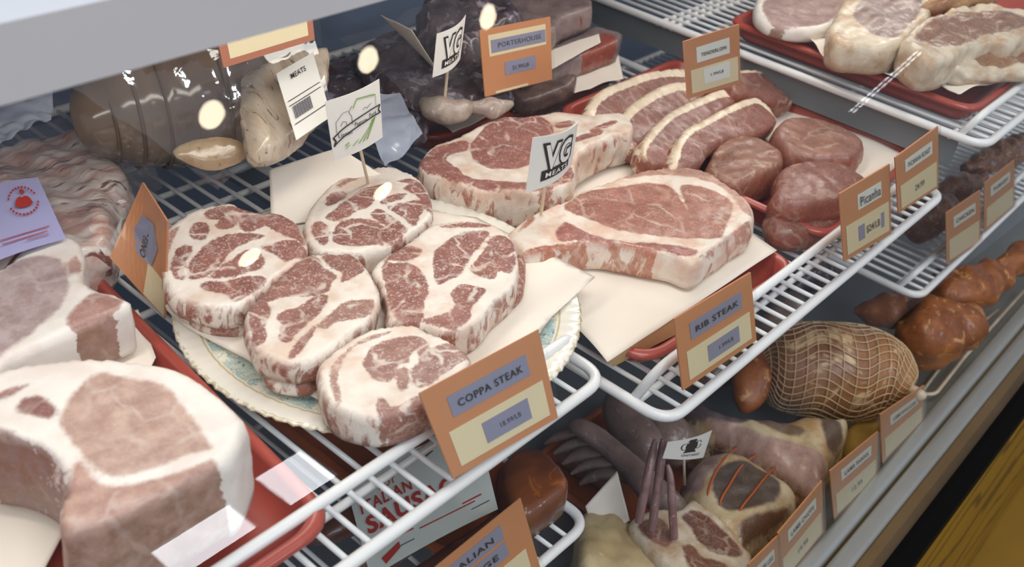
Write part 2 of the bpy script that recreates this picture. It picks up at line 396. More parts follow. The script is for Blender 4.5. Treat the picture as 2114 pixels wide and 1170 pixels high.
def loft(name, spine, mat, parent=None, label=None, cat=None, group=None, seg=28, bump=.002, bsc=70, flat=1.0, floor=None, seed=3, sub=None, world=False, wave=None):
    """soft body along a spine of (px, py, z, radius in px) or world points"""
    pts = []
    for s in spine:
        if world: pts.append(np.array(s, float))
        else:
            p = W(s[0], s[1], s[2]); dist = np.linalg.norm(p - O3); dd = abs((RW.T @ (p - O3))[2]); pts.append(np.r_[p, s[3] * dd / FPX])
    pts = np.array(pts)
    L = np.linalg.norm(np.diff(pts[:, :3], axis=0), axis=1).sum()
    C = catmull(pts, L / 46, False); C[:, 3] = np.maximum(C[:, 3], .0004)
    P = C[:, :3]; T = np.gradient(P, axis=0); T /= np.linalg.norm(T, axis=1)[:, None]
    vs = []; u = np.cross(T[0], [0, 0, 1.0]); u /= np.linalg.norm(u)
    n = len(P)
    for i in range(n):
        u = u - (u @ T[i]) * T[i]; u /= np.linalg.norm(u); v = np.cross(u, T[i])
        if v[2] < 0: v = -v
        for k in range(seg):
            a = 2 * math.pi * k / seg; vs.append(P[i] + C[i, 3] * (math.cos(a) * u + math.sin(a) * v * flat))
    vs = np.array(vs); cen = np.repeat(P, seg, 0); dirn = vs - cen; dirn /= np.maximum(np.linalg.norm(dirn, axis=1)[:, None], 1e-9)
    vs = vs + dirn * (wav(vs, seed, bsc) * bump)[:, None] * np.clip(np.repeat(C[:, 3], seg) / .01, 0, 1)[:, None]
    if wave is not None: vs = wave(vs)
    if floor is not None: vs[:, 2] = np.maximum(vs[:, 2], floor)
    fs = []
    for i in range(n - 1):
        for k in range(seg): l = (k + 1) % seg; fs.append((i * seg + k, i * seg + l, (i + 1) * seg + l, (i + 1) * seg + k))
    fs.append(tuple(range(seg))[::-1]); fs.append(tuple(range((n - 1) * seg, n * seg)))
    return tagobj(mesh(name, vs, fs, mat, parent), label, cat, group)

def bil(c, u, v):   # c: TL, TR, BR, BL ; v from top
    return (1 - u) * (1 - v) * c[0] + u * (1 - v) * c[1] + u * v * c[2] + (1 - u) * v * c[3]
def panel(name, corners, mat, parent, u0=0, v0=0, u1=1, v1=1, off=0.0, th=0.0006, nu=10, nv=6, curve=0.0, skew=0.0, label=None):
    c = [np.array(x, float) for x in corners]; n = np.cross(c[1] - c[0], c[3] - c[0]); n /= np.linalg.norm(n)
    if (O3 - c[0]) @ n < 0: n = -n
    vs = []; fs = []
    for side in (0, 1):
        for j in range(nv + 1):
            for i in range(nu + 1):
                u = u0 + (u1 - u0) * i / nu; v = v0 + (v1 - v0) * j / nv
                vs.append(bil(c, u, v) + n * (off + curve * math.sin(math.pi * u) - side * th))
    q = (nu + 1) * (nv + 1)
    for j in range(nv):
        for i in range(nu):
            a = j * (nu + 1) + i; fs.append((a, a + nu + 1, a + nu + 2, a + 1)); fs.append((q + a, q + a + 1, q + a + nu + 2, q + a + nu + 1))
    rim = [i for i in range(nu)] + [i * (nu + 1) + nu for i in range(nv)] + [nv * (nu + 1) + i for i in range(nu, 0, -1)] + [i * (nu + 1) for i in range(nv, 0, -1)]
    for a, b in zip(rim, rim[1:] + rim[:1]): fs.append((a, b, b + q, a + q))
    o = mesh(name, vs, fs, mat, parent, smooth=False)
    if label: o['label'] = label
    return o
_T = {}
def text_geo(s, offset=0.0, bold=False):
    k = (s, offset)
    if k not in _T:
        cu = bpy.data.curves.new('t', 'FONT'); cu.body = s; cu.offset = offset; cu.resolution_u = 3; cu.space_character = 1.12
        ob = bpy.data.objects.new('t', cu); COL.objects.link(ob); dg = bpy.context.evaluated_depsgraph_get()
        me = bpy.data.meshes.new_from_object(ob.evaluated_get(dg)); v = np.array([x.co[:2] for x in me.vertices]); f = [tuple(p.vertices) for p in me.polygons]
        bpy.data.objects.remove(ob); bpy.data.curves.remove(cu); bpy.data.meshes.remove(me); _T[k] = (v, f)
    return _T[k]
def flat_geo(corners, v2, off, curve=0.0):
    c = [np.array(x, float) for x in corners]; n = np.cross(c[1] - c[0], c[3] - c[0]); n /= np.linalg.norm(n)
    if (O3 - c[0]) @ n < 0: n = -n
    return [bil(c, u, v) + n * (off + curve * math.sin(math.pi * min(max(u, 0), 1))) for u, v in v2]
def text_on(name, corners, s, u0, v0, u1, v1, parent, mat='ink', off=.0012, offset=.012, curve=0.0, ref=None):
    v, f = text_geo(s, offset); rf = text_geo(ref[0], ref[1])[0] if ref else v
    lo, hi = rf.min(0), rf.max(0); q = (v - lo) / (hi - lo)
    uv = np.c_[u0 + q[:, 0] * (u1 - u0), v1 - q[:, 1] * (v1 - v0)]
    return mesh(name, flat_geo(corners, uv, off, curve), f, mat, parent, smooth=False)
def shapes_on(name, corners, polys, parent, mat, off=.0012, curve=0.0):
    """polys: lists of uv points; long ones get subdivided so they follow a curved card"""
    parts = []
    for p in polys:
        parts.append((flat_geo(corners, p, off, curve), [tuple(range(len(p)))]))
    return mesh2(name, parts, mat, parent, smooth=False)
def stroke(pts, w):
    P = np.array(pts, float); T = np.gradient(P, axis=0); T /= np.linalg.norm(T, axis=1)[:, None]; N = np.c_[-T[:, 1], T[:, 0]] * w / 2
    out = []
    for i in range(len(P) - 1): out.append([P[i] + N[i], P[i + 1] + N[i + 1], P[i + 1] - N[i + 1], P[i] - N[i]])
    return out

# ------------------------------------------------------------------ the setting: the refrigerated display case
GLASS = [(.122, -.365), (.132, -.15), (.160, 0), (.212, .1), (.289, .2), (.391, .3)]
X0, X1 = -.35, 2.6
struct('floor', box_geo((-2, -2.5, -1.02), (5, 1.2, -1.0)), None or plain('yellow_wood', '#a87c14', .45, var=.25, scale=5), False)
def wood():
    t = NT('yellow_wood_grain'); co = t.coords(False, (1.0, .35, 1)); cw = t.warp(co, 2.2, .35)
    wv = t.n('TexWave'); wv.wave_type = 'RINGS'; t.l(cw, wv.inputs['Vector']); wv.inputs['Scale'].default_value = 3.2; wv.inputs['Distortion'].default_value = 5; wv.inputs['Detail'].default_value = 3
    wv.inputs['Detail Scale'].default_value = 1.2
    c = t.mix(t.ramp(wv.outputs['Fac'], .0, .22), S('#4a3408'), S('#98740c')); c = t.mix(t.ramp(t.noise(co, 1.5, 3), .35, .65), c, t.mix(1, c, (.8, .72, .6, 1), 'MULTIPLY'))
    kn = t.n('TexVoronoi', feature='F1'); t.l(co, kn.inputs['Vector']); kn.inputs['Scale'].default_value = 2.1
    c = t.mix(t.ramp(kn.outputs['Distance'], .02, .05), S('#1d1206'), c)
    M['yellow_wood'] = t.bsdf(c, .4, coat=.2)
wood()
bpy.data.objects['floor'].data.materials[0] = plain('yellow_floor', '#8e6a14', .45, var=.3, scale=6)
struct('wall_back', box_geo((X0, .96, -.37), (X1, .98, .34)), 'wall_blue')
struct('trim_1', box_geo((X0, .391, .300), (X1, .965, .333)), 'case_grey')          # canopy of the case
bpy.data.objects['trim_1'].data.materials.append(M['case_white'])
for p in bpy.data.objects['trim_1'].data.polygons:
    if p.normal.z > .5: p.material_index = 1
struct('trim_2', box_geo((X0, .19, -.375), (X1, .96, -.36)), 'dark_panel')           # deck of the case
sg = []
for y0, y1, z0, z1 in [(.152, .174, -.362, -.347), (.177, .197, -.362, -.343)]:
    sec = rounded([(y0, z0), (y0, z1), (y1, z1), (y1, z0)], .006, True, 4)
    v = [(X0, a, b) for a, b in sec] + [(X1, a, b) for a, b in sec]; n = len(sec)
    sg.append((v, [(i, (i + 1) % n, n + (i + 1) % n, n + i) for i in range(n)]))
struct('trim_6', box_geo((X0, .1075, -1.0), (X1, .125, -.371)), 'yellow_wood')
o = mesh2('trim_3', sg, 'steel'); o['kind'] = 'structure'
struct('trim_4', box_geo((X0, .130, -.366), (X1, .151, -.350)), 'brown_reflection')  # brown reflection at the glass foot, put in as a coloured strip
struct('trim_5', box_geo((X0, .1055, -.37), (X1, .1295, -.346)), 'black')
# curved front glass
gp = catmull([(y, z) for y, z in GLASS], .006, False)
v = [(x, y, z) for x in (X0, X1) for y, z in gp]; n = len(gp)
g = mesh('window_1', v, [(i, n + i, n + i + 1, i + 1) for i in range(n - 1)], 'case_glass'); g['kind'] = 'structure'

# ------------------------------------------------------------------ wire shelves
def wire_shelf(label, x0, x1, y0, y1, z, sp, guard, gset, crossbars, group='white wire shelves of the case', rr=.0046, rw=.0021, gx0=None):
    t = thing('wire_shelf', label, 'shelf', ((x0 + x1) / 2, (y0 + y1) / 2, z), group=None)
    fr = rounded([(x0, y0, z), (x1, y0, z), (x1, y1, z), (x0, y1, z)], .022, True, 8)
    mesh2('shelf_frame', [tube_geo(fr, rr, 12, True)], 'white_wire', t)
    a = x0 + .008; b = x1 - .006
    gp = rounded([(a - .004, y0 + gset + .012, z), (a + .002, y0 + gset, z + guard), (b - .003, y0 + gset, z + guard), (b + .002, y0 + gset + .012, z)], .016, False, 8)
    mesh2('guard_rail', [tube_geo(gp, rr * .9, 12)], 'white_wire', t)
    k = int((x1 - x0 - .02) / sp)
    for i in range(k):
        x = x0 + .016 + sp * (i + .35)
        if x > x1 - .01: break
        mesh2('wire', [tube_geo([(x, y0, z + .001), (x, y1, z + .001)], rw, 8)], 'white_wire', t)
    for cy in crossbars:
        mesh2('crossbar', [tube_geo([(x0, cy, z - .003), (x1, cy, z - .003)], rw * 1.5, 8)], 'white_wire', t)
    return t
wire_shelf('white wire shelf holding the patterned plate of marbled pork steaks', -.30, .531, .310, .94, -.002, .0185, .027, .03, [.35, .60, .66, .70, .74, .80])
wire_shelf('white wire shelf under the bone-in rib steak and the tray of boneless cuts', .545, 1.074, .258, .92, -.022, .0166, .034, .022, [.29, .60, .64])
wire_shelf('white wire shelf at the upper right under the aged bone-in cuts', 1.062, 1.95, .234, .94, .050, .0170, .026, .016, [.27, .622, .632, .642])
wire_shelf('lower white wire shelf behind the hot sausage price card', -.20, .553, .312, .90, -.180, .0185, .030, .026, [.35, .60])
wire_shelf('lower white wire shelf at the right edge holding two small price cards', 1.145, 1.95, .258, .90, -.195, .0172, .026, .016, [.29, .60])
for (x, label) in ((1.071, 'grey upright bracket plate between the two right-hand shelves'), (.538, 'grey bracket plate under the corner where the two front shelves meet')):
    tagobj(mesh('shelf_bracket', *box_geo((x - .003, .40 if x < 1 else .262, .014 if x > 1 else -.045), (x + .003, .955, .043 if x > 1 else -.012)), 'dark_panel', smooth=False), label, 'bracket')
# ------------------------------------------------------------------ trays
def tray(label, corners, z, h, mat='tray_red', lip=.006, rad=.02):
    """corners: inner-bottom world xy quad; walls flare out to a rolled rim"""
    c = np.array([[p[0], p[1]] for p in corners]); cen = c.mean(0)
    def ring(off, zz, rd):
        q = []
        for p in c:
            d = p - cen; d = np.sign(d) * 1.0; q.append((p[0] + d[0] * off, p[1] + d[1] * off, zz))
        return rounded(q, rd, True, 8)
    prof = [(-.012, z, rad), (-.003, z + .001, rad), (.002, z + .006, rad), (.006, z + h - .002, rad + .004), (.007, z + h, rad + .004), (.010, z + h + .0015, rad + .006),
            (.014, z + h, rad + .008), (.0155, z + h - .003, rad + .008), (.014, z + h - .005, rad + .008), (.010, z + h - .005, rad + .006), (.0055, z + .004, rad), (.001, z - .002, rad), (-.012, z - .002, rad)]
    rings = [ring(*p) for p in prof]; n = len(rings[0]); vs = np.vstack(rings); fs = [tuple(range(n))]
    for k in range(len(rings) - 1):
        for i in range(n): j = (i + 1) % n; fs.append((k * n + i, k * n + j, (k + 1) * n + j, (k + 1) * n + i))
    fs.append(tuple(range((len(rings) - 1) * n, len(rings) * n))[::-1])
    return tagobj(mesh('meat_tray', vs, fs, mat), label, 'tray')
ZS = .0045      # on the wires of the first shelf
tray('red plastic tray under the two large pork chops at the left', [(-.16, .338), (.266, .338), (.300, .668), (-.16, .668)], ZS, .020, 'tray_red')
tray('red plastic tray under the long bone-in rib steaks', [(.578, .310), (.772, .296), (.788, .60), (.578, .60)], -.016, .018)
tray('red plastic tray holding boneless steaks and round fillets', [(.848, .296), (1.070, .312), (1.066, .600), (.850, .600)], -.016, .026)
tray('red plastic tray at the back under the dark porterhouse steaks', [(.70, .668), (.960, .640), (.960, .80), (.70, .80)], -.016, .022)
tray('red plastic tray at the upper right under the aged bone-in cuts', [(1.090, .272), (1.62, .272), (1.62, .545), (1.090, .545)], .056, .020)
tray('brown-orange tray on the lower shelf beside the sausage packs', [(.43, .36), (.515, .35), (.515, .62), (.43, .62)], -.173, .022, 'tray_orange')
tray('orange tray on the case floor beneath the string-tied roast', [(.70, .215), (.86, .215), (.86, .47), (.70, .47)], -.359, .03, 'tray_orange')

# ------------------------------------------------------------------ the patterned plate
def plate():
    t = thing('dinner_plate', 'round cream plate with a blue and gold flower border under the marbled steaks', 'plate', (.450, .470, ZS))
    prof = [(.0, .0), (.055, .0), (.085, .001), (.098, .004), (.110, .0095), (.128, .014), (.143, .0165), (.1515, .0175), (.1535, .0165), (.1515, .0145), (.140, .0125), (.11, .005), (.09, -.0005), (.06, -.002), (.058, -.003), (.054, -.003), (.052, -.001), (0, -.001)]
    N = 240; vs = []; fs = []
    for r, z in prof:
        for k in range(N):
            a = 2 * math.pi * k / N; e = max(0, (r - .12) / .03)
            rr = r + e * .0011 * abs(math.sin(a * 46)) ; zz = z + .0035 + e * .0007 * math.cos(a * 92)
            vs.append((.45 + rr * math.cos(a), .47 + rr * math.sin(a), ZS + zz))
    for j in range(len(prof) - 1):
        for k in range(N): l = (k + 1) % N; fs.append((j * N + k, j * N + l, (j + 1) * N + l, (j + 1) * N + k))
    tn = NT('plate_glaze'); co = tn.coords(False); sx = tn.n('SeparateXYZ'); tn.l(co, sx.inputs[0])
    rad = tn.math('SQRT', tn.math('ADD', tn.math('POWER', sx.outputs[0], 2), tn.math('POWER', sx.outputs[1], 2)))
    ang = tn.math('ARCTAN2', sx.outputs[1], sx.outputs[0])
    petal = tn.math('ABSOLUTE', tn.math('SINE', tn.math('MULTIPLY', ang, 4.5)))
    inner = tn.math('ADD', .096, tn.math('MULTIPLY', petal, .012))
    band = tn.math('MULTIPLY', tn.ramp(tn.math('SUBTRACT', rad, inner), 0, .0015), tn.ramp(rad, .1345, .136, 1, 0))
    wv = tn.noise(tn.warp(co, 80, .012), 210, 3, .6, 1.5)
    fl = tn.ramp(wv, .53, .56); gl = tn.ramp(tn.noise(tn.warp(co, 120, .01), 330, 2, .6, 1.0), .60, .63)
    blue = tn.mix(tn.ramp(tn.noise(co, 30, 2), .35, .6), S('#8fb6c4'), S('#b9ccc8'))
    c = tn.mix(fl, blue, S('#dcd6b8')); c = tn.mix(gl, c, S('#6b6a48'))
    fr = tn.ramp(tn.math('ABSOLUTE', tn.math('SUBTRACT', tn.math('PINGPONG', ang, .35), .175)), .03, .06, 1, 0)
    c = tn.mix(tn.math('MULTIPLY', fr, tn.ramp(wv, .42, .5)), c, S('#efe9d6'))
    c = tn.mix(band, S('#e9e4d8'), c)
    edge = tn.math('MULTIPLY', tn.ramp(rad, .1362, .1368), tn.ramp(rad, .1378, .1384, 1, 0)); c = tn.mix(edge, c, S('#c9bb92'))
    rim = tn.math('MULTIPLY', tn.ramp(rad, .1508, .1516), tn.ramp(tn.noise(co, 260, 2), .46, .52)); c = tn.mix(rim, c, S('#cdc3a4'))
    M['plate_glaze'] = tn.bsdf(c, .16, coat=.6)
    mesh('plate_body', vs, fs, 'plate_glaze', t)
plate()

# ------------------------------------------------------------------ butcher paper
def sheet(label, px, z, mat='paper', lift=None, nu=28, amp=.0012, seed=1, grp=None, name='butcher_paper'):
    """px: 4 corners (pixels or 3-tuples with own height)"""
    c = [W(p[0], p[1], p[2] if len(p) > 2 else z) for p in px]; vs = []; fs = []
    for j in range(nu + 1):
        for i in range(nu + 1): vs.append(bil(c, i / nu, j / nu))
    vs = np.array(vs); vs[:, 2] += np.abs(wav(vs[:, :2], seed, 38)) * amp
    if lift is not None: vs = lift(vs)
    for j in range(nu):
        for i in range(nu): a = j * (nu + 1) + i; fs.append((a, a + 1, a + nu + 2, a + nu + 1))
    return tagobj(mesh(name, vs, fs, mat, solid=.0004), label, 'paper', grp)
slab('butcher_paper', [(303,539),(480,460),(700,410),(985,448),(1229,571),(1140,652),(1090,720),(985,840),(860,876),(700,846),(615,802),(560,770),(505,738),(430,700),(375,668),(345,640)], .0275, .0006, 'paper', label='sheet of cream butcher paper on the patterned plate under the five marbled steaks', cat='paper', r=.0002, bump=.0002, bulge=0, step=.006, smooth_px=False)
sheet('cream paper sheet rising behind the back marbled steak, with a curled corner', [(556, 352, .055), (700, 305, .070), (880, 420, .030), (560, 470, .030)], .03, seed=8)
sheet('large cream paper sheet under the front bone-in rib steak', [(985, 440), (1290, 330), (1604, 517), (1254, 748)], .0055, seed=5, nu=34)
panel('folded_paper_edge', [W(1256, 747, .005), W(1398, 652, .005), W(1396, 690, -.010), W(1266, 757, -.008)], 'paper_tan', None, th=.0004)
tagobj(bpy.data.objects['folded_paper_edge'], 'tan folded edge of butcher paper hanging over the front of the rib steak tray', 'paper')
sheet('cream paper lining the tray of boneless steaks and fillets', [(1440, 150, -.008), (1642, 200, .006), (1866, 320, .006), (1760, 470, -.011)], -.012, seed=6)
sheet('pointed paper sheet standing up beside the dark porterhouse, left of its card', [(786, 32, .12), (850, 62, .12), (905, 150, .075), (885, 130, .07)], .08, seed=2)
sheet('cream paper under the right end of the porterhouse steaks', [(1060, 185, .012), (1275, 110, .014), (1287, 163, .010), (1060, 232, .010)], .012, seed=3, amp=.003)
sheet('cream paper sheet under the pale fatty end of the porterhouse', [(860, 222, .012), (1000, 200, .012), (1068, 218, .012), (935, 278, .012)], .015, seed=9, amp=.003)
sheet('cream paper sheet with a wavy edge under the left aged bone-in cut', [(1655, 60, .085), (1880, 60, .08), (1862, 168, .08), (1700, 118, .085)], .085, seed=11, amp=.006)
sheet('cream paper sheet with a pointed corner under the right aged bone-in cuts', [(1838, 130, .08), (2130, 60, .08), (2130, 150, .085), (1978, 196, .082)], .08, seed=12, amp=.005)
sheet('cream paper under the front pork chop in the left tray', [(-80, 780), (285, 640), (322, 738), (-80, 1500)], .022, seed=13, amp=.001)

# ------------------------------------------------------------------ the five marbled pork neck steaks and those under them
G1 = 'marbled pork steaks on the patterned plate'
PZ = .0265; CT = .047
mR, mD, mP = '#a86a60', '#98584f', '#b57c70'
o1 = V('A', (110,150),(180,100),(265,65),(330,50),(400,42),(440,62),(520,82),(600,78),(650,95),(700,130),(730,175),(745,225),(745,265),(710,310),(650,350),(590,390),(540,435),(490,480),(430,520),(350,530),(270,520),(180,490),(120,455),(90,400),(75,340),(70,270),(80,200))
i1 = [V('A', (205,165),(225,140),(265,135),(295,155),(295,185),(265,215),(230,210),(208,190)),
 V('A', (140,260),(180,235),(215,240),(215,265),(190,310),(175,370),(180,400),(140,395),(120,360),(122,310)),
 V('A', (195,390),(200,340),(230,280),(290,225),(360,195),(450,182),(555,187),(520,210),(450,232),(405,262),(370,300),(330,350),(250,395)),
 V('A', (300,385),(340,345),(400,305),(450,265),(510,260),(548,290),(545,335),(480,355),(430,378),(360,385)),
 V('A', (270,100),(300,80),(360,62),(430,65),(520,85),(600,80),(660,100),(700,135),(730,190),(740,240),(700,215),(640,190),(590,165),(560,150),(480,175),(440,160),(430,130),(400,165),(340,170),(325,150),(350,125),(300,125)),
 V('A', (530,240),(600,225),(680,215),(755,265),(700,300),(640,310),(600,280),(560,265)),
 V('A', (255,425),(290,405),(370,400),(450,378),(540,375),(565,400),(500,455),(450,490),(400,500),(380,470),(330,460),(280,450)),
 (V('A', (120,170),(155,155),(135,200),(110,255),(92,285),(84,270),(102,210)), '#c99a8c')]
slab('pork_neck_steak', o1, .062, .019, 'coppa', i1, label='marbled pork steak at the left of the plate, with a small round eye of lean', cat='steak', group=G1, tint=mR, r=.0024, plane=((.33, .56, .060), (-.02, -.05, 1)))
slab('pork_neck_steak', V('A', (150,470),(200,540),(300,585),(440,590),(560,520),(700,330),(560,230),(240,240)), .041, .014, 'coppa', [V('A', (310,560),(400,560),(440,620),(310,600))], label='steak mostly hidden beneath the left marbled pork steak', cat='steak', group=G1, tint=mD, r=.003, step=.004)
o2 = V('C', (1165,1060),(1180,980),(1220,900),(1290,820),(1380,750),(1500,690),(1640,655),(1760,645),(1880,690),(1960,740),(2010,800),(2040,870),(2050,950)) + [(886,448), (866,468), (847,480), (811,502), (780,512), (735,522), (687,520), (656,515), (634,498)]
i2 = [V('C', (1310,880),(1340,840),(1400,815),(1455,825),(1450,860),(1400,890),(1340,920),(1315,915)),
 V('C', (1310,1000),(1360,950),(1420,900),(1500,850),(1560,800),(1640,780),(1750,775),(1700,830),(1660,870),(1620,920),(1540,950),(1450,1000),(1350,1020)),
 V('C', (1690,890),(1740,855),(1800,835),(1870,832),(1850,860),(1760,890),(1700,905)),
 V('C', (1215,1040),(1260,1025),(1310,1040),(1340,1090),(1330,1150),(1310,1200),(1260,1170),(1220,1110)),
 V('C', (1380,1060),(1430,1020),(1500,1005),(1620,1010),(1720,1060),(1850,1120),(1840,1160),(1700,1190),(1500,1200),(1365,1170)),
 V('C', (1620,980),(1690,938),(1790,1000),(1880,1085),(1860,1110),(1740,1055)),
 V('C', (1730,915),(1850,892),(1950,872),(2000,905),(1970,970),(1920,1060),(1840,995),(1780,950)),
 V('C', (1800,750),(1900,740),(1990,790),(2035,860),(2045,960),(1990,930),(1955,860),(1880,820),(1840,795),(1890,772)),
 (V('C', (1370,790),(1500,710),(1640,675),(1560,715),(1460,760),(1400,800)), '#b8857a')]
slab('pork_neck_steak', o2, .051, .022, 'coppa', i2, label='marbled pork steak at the back of the plate with the barn-logo flag stuck in it', cat='steak', group=G1, tint=mR, r=.0024, seed=22)
o4 = V('B', (-62,712),(0,655),(60,620),(140,557),(200,530),(320,515),(420,528),(490,560),(530,610),(545,680),(545,740),(520,790),(450,850),(400,910),(340,955),(240,970),(140,940),(15,925),(0,850),(-30,780))
i4 = [V('B', (195,650),(230,610),(290,575),(370,557),(425,572),(398,600),(368,640),(330,690),(300,740),(250,760),(210,778),(190,720)),
 V('B', (442,580),(480,578),(525,610),(535,680),(510,735),(470,725),(435,755),(345,722),(358,690),(400,640),(420,600)),
 V('B', (262,820),(300,783),(350,783),(408,800),(395,830),(350,880),(345,925),(280,965),(200,950),(150,930),(250,895),(280,865)),
 V('B', (-20,700),(60,690),(120,700),(160,750),(170,820),(150,860),(140,935),(40,930),(10,870),(-5,800)),
 V('B', (-25,690),(20,650),(80,620),(145,637),(120,668),(60,685),(10,680)),
 V('B', (220,545),(300,530),(420,532),(430,545),(300,548))]
slab('pork_neck_steak', o4, .054, .025, 'coppa', i4, label='marbled pork steak at the right of the plate, nearest the rib steak bone', cat='steak', group=G1, tint=mR, r=.0026, seed=31)
slab('pork_neck_steak', V('B', (440,900),(300,1015),(240,1035),(200,1000),(300,850),(480,700),(560,640),(572,720),(560,800),(500,850)), .040, .012, 'coppa', 'all', label='steak mostly hidden beneath the right marbled pork steak', cat='steak', group=G1, tint='#a8604a', r=.004, step=.004)
o3 = V('A', (745,285),(800,278),(870,275),(940,270),(985,295),(1030,345),(1060,400),(1085,440),(1085,490),(1060,560),(1030,600),(960,640),(900,690),(820,745),(740,775),(650,775),(570,750),(510,720),(475,640),(465,570),(490,510),(550,450),(620,380),(690,320))
i3 = [V('A', (500,515),(600,405),(690,325),(750,290),(800,300),(830,345),(890,385),(870,410),(845,455),(760,472),(650,475),(560,500)),
 V('A', (483,520),(560,500),(583,520),(580,560),(555,620),(565,660),(540,700),(503,700),(488,620)),
 V('A', (610,570),(640,545),(720,520),(780,480),(850,470),(820,540),(760,600),(700,655),(650,695),(620,665),(630,610)),
 V('A', (665,760),(700,690),(760,632),(795,605),(770,665),(720,730),(680,765)),
 (V('A', (795,618),(850,560),(940,500),(1000,488),(1065,492),(1045,560),(960,588),(880,598),(830,625)), '#b98c80'),
 V('A', (820,290),(940,275),(985,300),(1022,350),(960,392),(905,412),(915,370),(870,350))]
slab('pork_neck_steak', o3, .058, .019, 'coppa', i3, label='marbled pork steak in the front middle of the plate, on top of another steak', cat='steak', group=G1, tint='#a87066', r=.0026, seed=41)
slab('pork_neck_steak', V('A', (540,760),(580,850),(660,878),(760,880),(820,830),(1100,600),(1120,520),(900,400),(640,500),(530,640)), .0385, .011, 'coppa', [V('A', (700,880),(720,820),(820,780),(840,840),(780,890))], label='steak mostly hidden beneath the front middle marbled pork steak', cat='steak', group=G1, tint='#a05c44', r=.004, step=.004)
o5 = [(658,760),(664,742),(678,729),(722,698),(767,678),(811,669),(856,669),(885,682),(924,700),(965,730),(972,752),(950,780),(915,808),(872,834),(825,852),(777,860),(732,852),(700,840),(668,812)]
i5 = [V('F', (370,120),(400,60),(450,20),(520,0),(640,-20),(715,30),(690,50),(625,65),(600,125),(560,130),(530,200),(500,220),(430,210),(390,160)),
 V('F', (625,160),(660,105),(650,65),(730,35),(820,25),(940,90),(880,120),(780,180),(700,240),(650,245),(625,210)),
 V('F', (545,165),(590,145),(608,170),(598,250),(572,268),(547,230)),
 V('F', (447,285),(480,300),(520,345),(560,335),(620,300),(720,290),(780,290),(700,380),(640,430),(520,405),(452,390)),
 (V('F', (205,155),(255,80),(320,30),(270,100),(242,200),(258,300),(240,345),(212,270)), '#c9a294'), (V('F', (300,40),(420,-20),(540,-45),(440,-5)), '#c09084')]
slab('pork_neck_steak', o5, .058, .026, 'coppa', i5, label='marbled pork steak at the front of the plate behind its price card', cat='steak', group=G1, tint='#b08076', r=.003, seed=51)

# ------------------------------------------------------------------ bone-in rib steaks
o6 = V('B', (130,270),(160,225),(210,190),(280,165),(350,130),(430,95),(520,78),(610,75),(700,62),(800,60),(900,65),(970,60),(1005,80),(1026,112),(1020,140),(930,165),(860,200),(800,240),(785,300),(775,340),(740,365),(660,372),(600,385),(540,392),(430,392),(380,388),(300,365),(200,330),(145,305))
i6 = [V('B', (345,200),(370,160),(430,110),(520,85),(620,80),(680,110),(688,160),(640,200),(642,235),(600,270),(540,298),(430,298),(370,270),(350,240)),
 V('B', (133,265),(200,212),(300,180),(335,188),(330,215),(262,240),(245,265),(285,295),(335,330),(430,347),(560,352),(700,325),(760,292),(775,335),(700,365),(600,380),(430,388),(300,360),(200,325),(150,300)),
 V('B', (700,112),(760,97),(778,110),(740,130),(702,133)), V('B', (780,175),(860,142),(900,147),(840,172),(785,192)), V('B', (840,140),(930,100),(960,105),(900,135))]
slab('bone_in_rib_steak', o6, .046, .036, 'ribeye', i6, label='thick bone-in rib steak at the back, its bone end pointing right', cat='steak', group='bone-in rib steaks', tint='#a8625a', r=.004, seed=61, bulge=.002, bump=.0012)
o7 = V('B', (500,572),(550,520),(620,480),(700,445),(750,430),(775,412),(830,380),(930,345),(1010,320),(1100,300),(1200,292),(1290,300),(1370,330),(1450,390),(1510,440),(1528,490),(1500,540),(1440,575),(1400,605),(1340,645),(1275,688),(1190,658),(1090,640),(1000,622),(900,605),(800,608),(700,625),(630,648),(570,650),(540,610))
i7 = [(V('B', (735,460),(760,430),(850,390),(960,375),(1050,360),(1140,362),(1205,395),(1250,470),(1235,430),(1220,372),(1300,372),(1395,410),(1438,452),(1415,530),(1385,585),(1250,588),(1100,575),(950,555),(850,515),(765,485)), '#b2705c'),
 (V('B', (960,335),(1010,322),(1200,297),(1365,330),(1495,440),(1520,495),(1470,470),(1440,425),(1360,360),(1240,335),(1120,330),(1000,340)), '#cf9f90'),
 (V('B', (700,560),(740,520),(790,545),(850,572),(1000,602),(1100,605),(1290,640),(1240,665),(1100,632),(950,602),(780,598),(720,600)), '#b0665c'),
 (V('B', (1400,592),(1500,515),(1520,545),(1440,600),(1330,655),(1290,672)), '#b8857a'),
 (V('B', (540,560),(600,490),(620,500),(580,540)), '#c07a60'),
 (V('B', (560,650),(640,622),(780,603),(900,598),(1000,612),(1120,640),(1080,680),(800,660),(640,690)), '#b4562c')]
slab('bone_in_rib_steak', o7, .036, .026, 'ribeye_pale', i7, label='large bone-in rib steak lying flat at the front centre beside the two-letter flag', cat='steak', group='bone-in rib steaks', tint='#b2705c', r=.003, seed=71, bulge=.0015, pull=-.002)

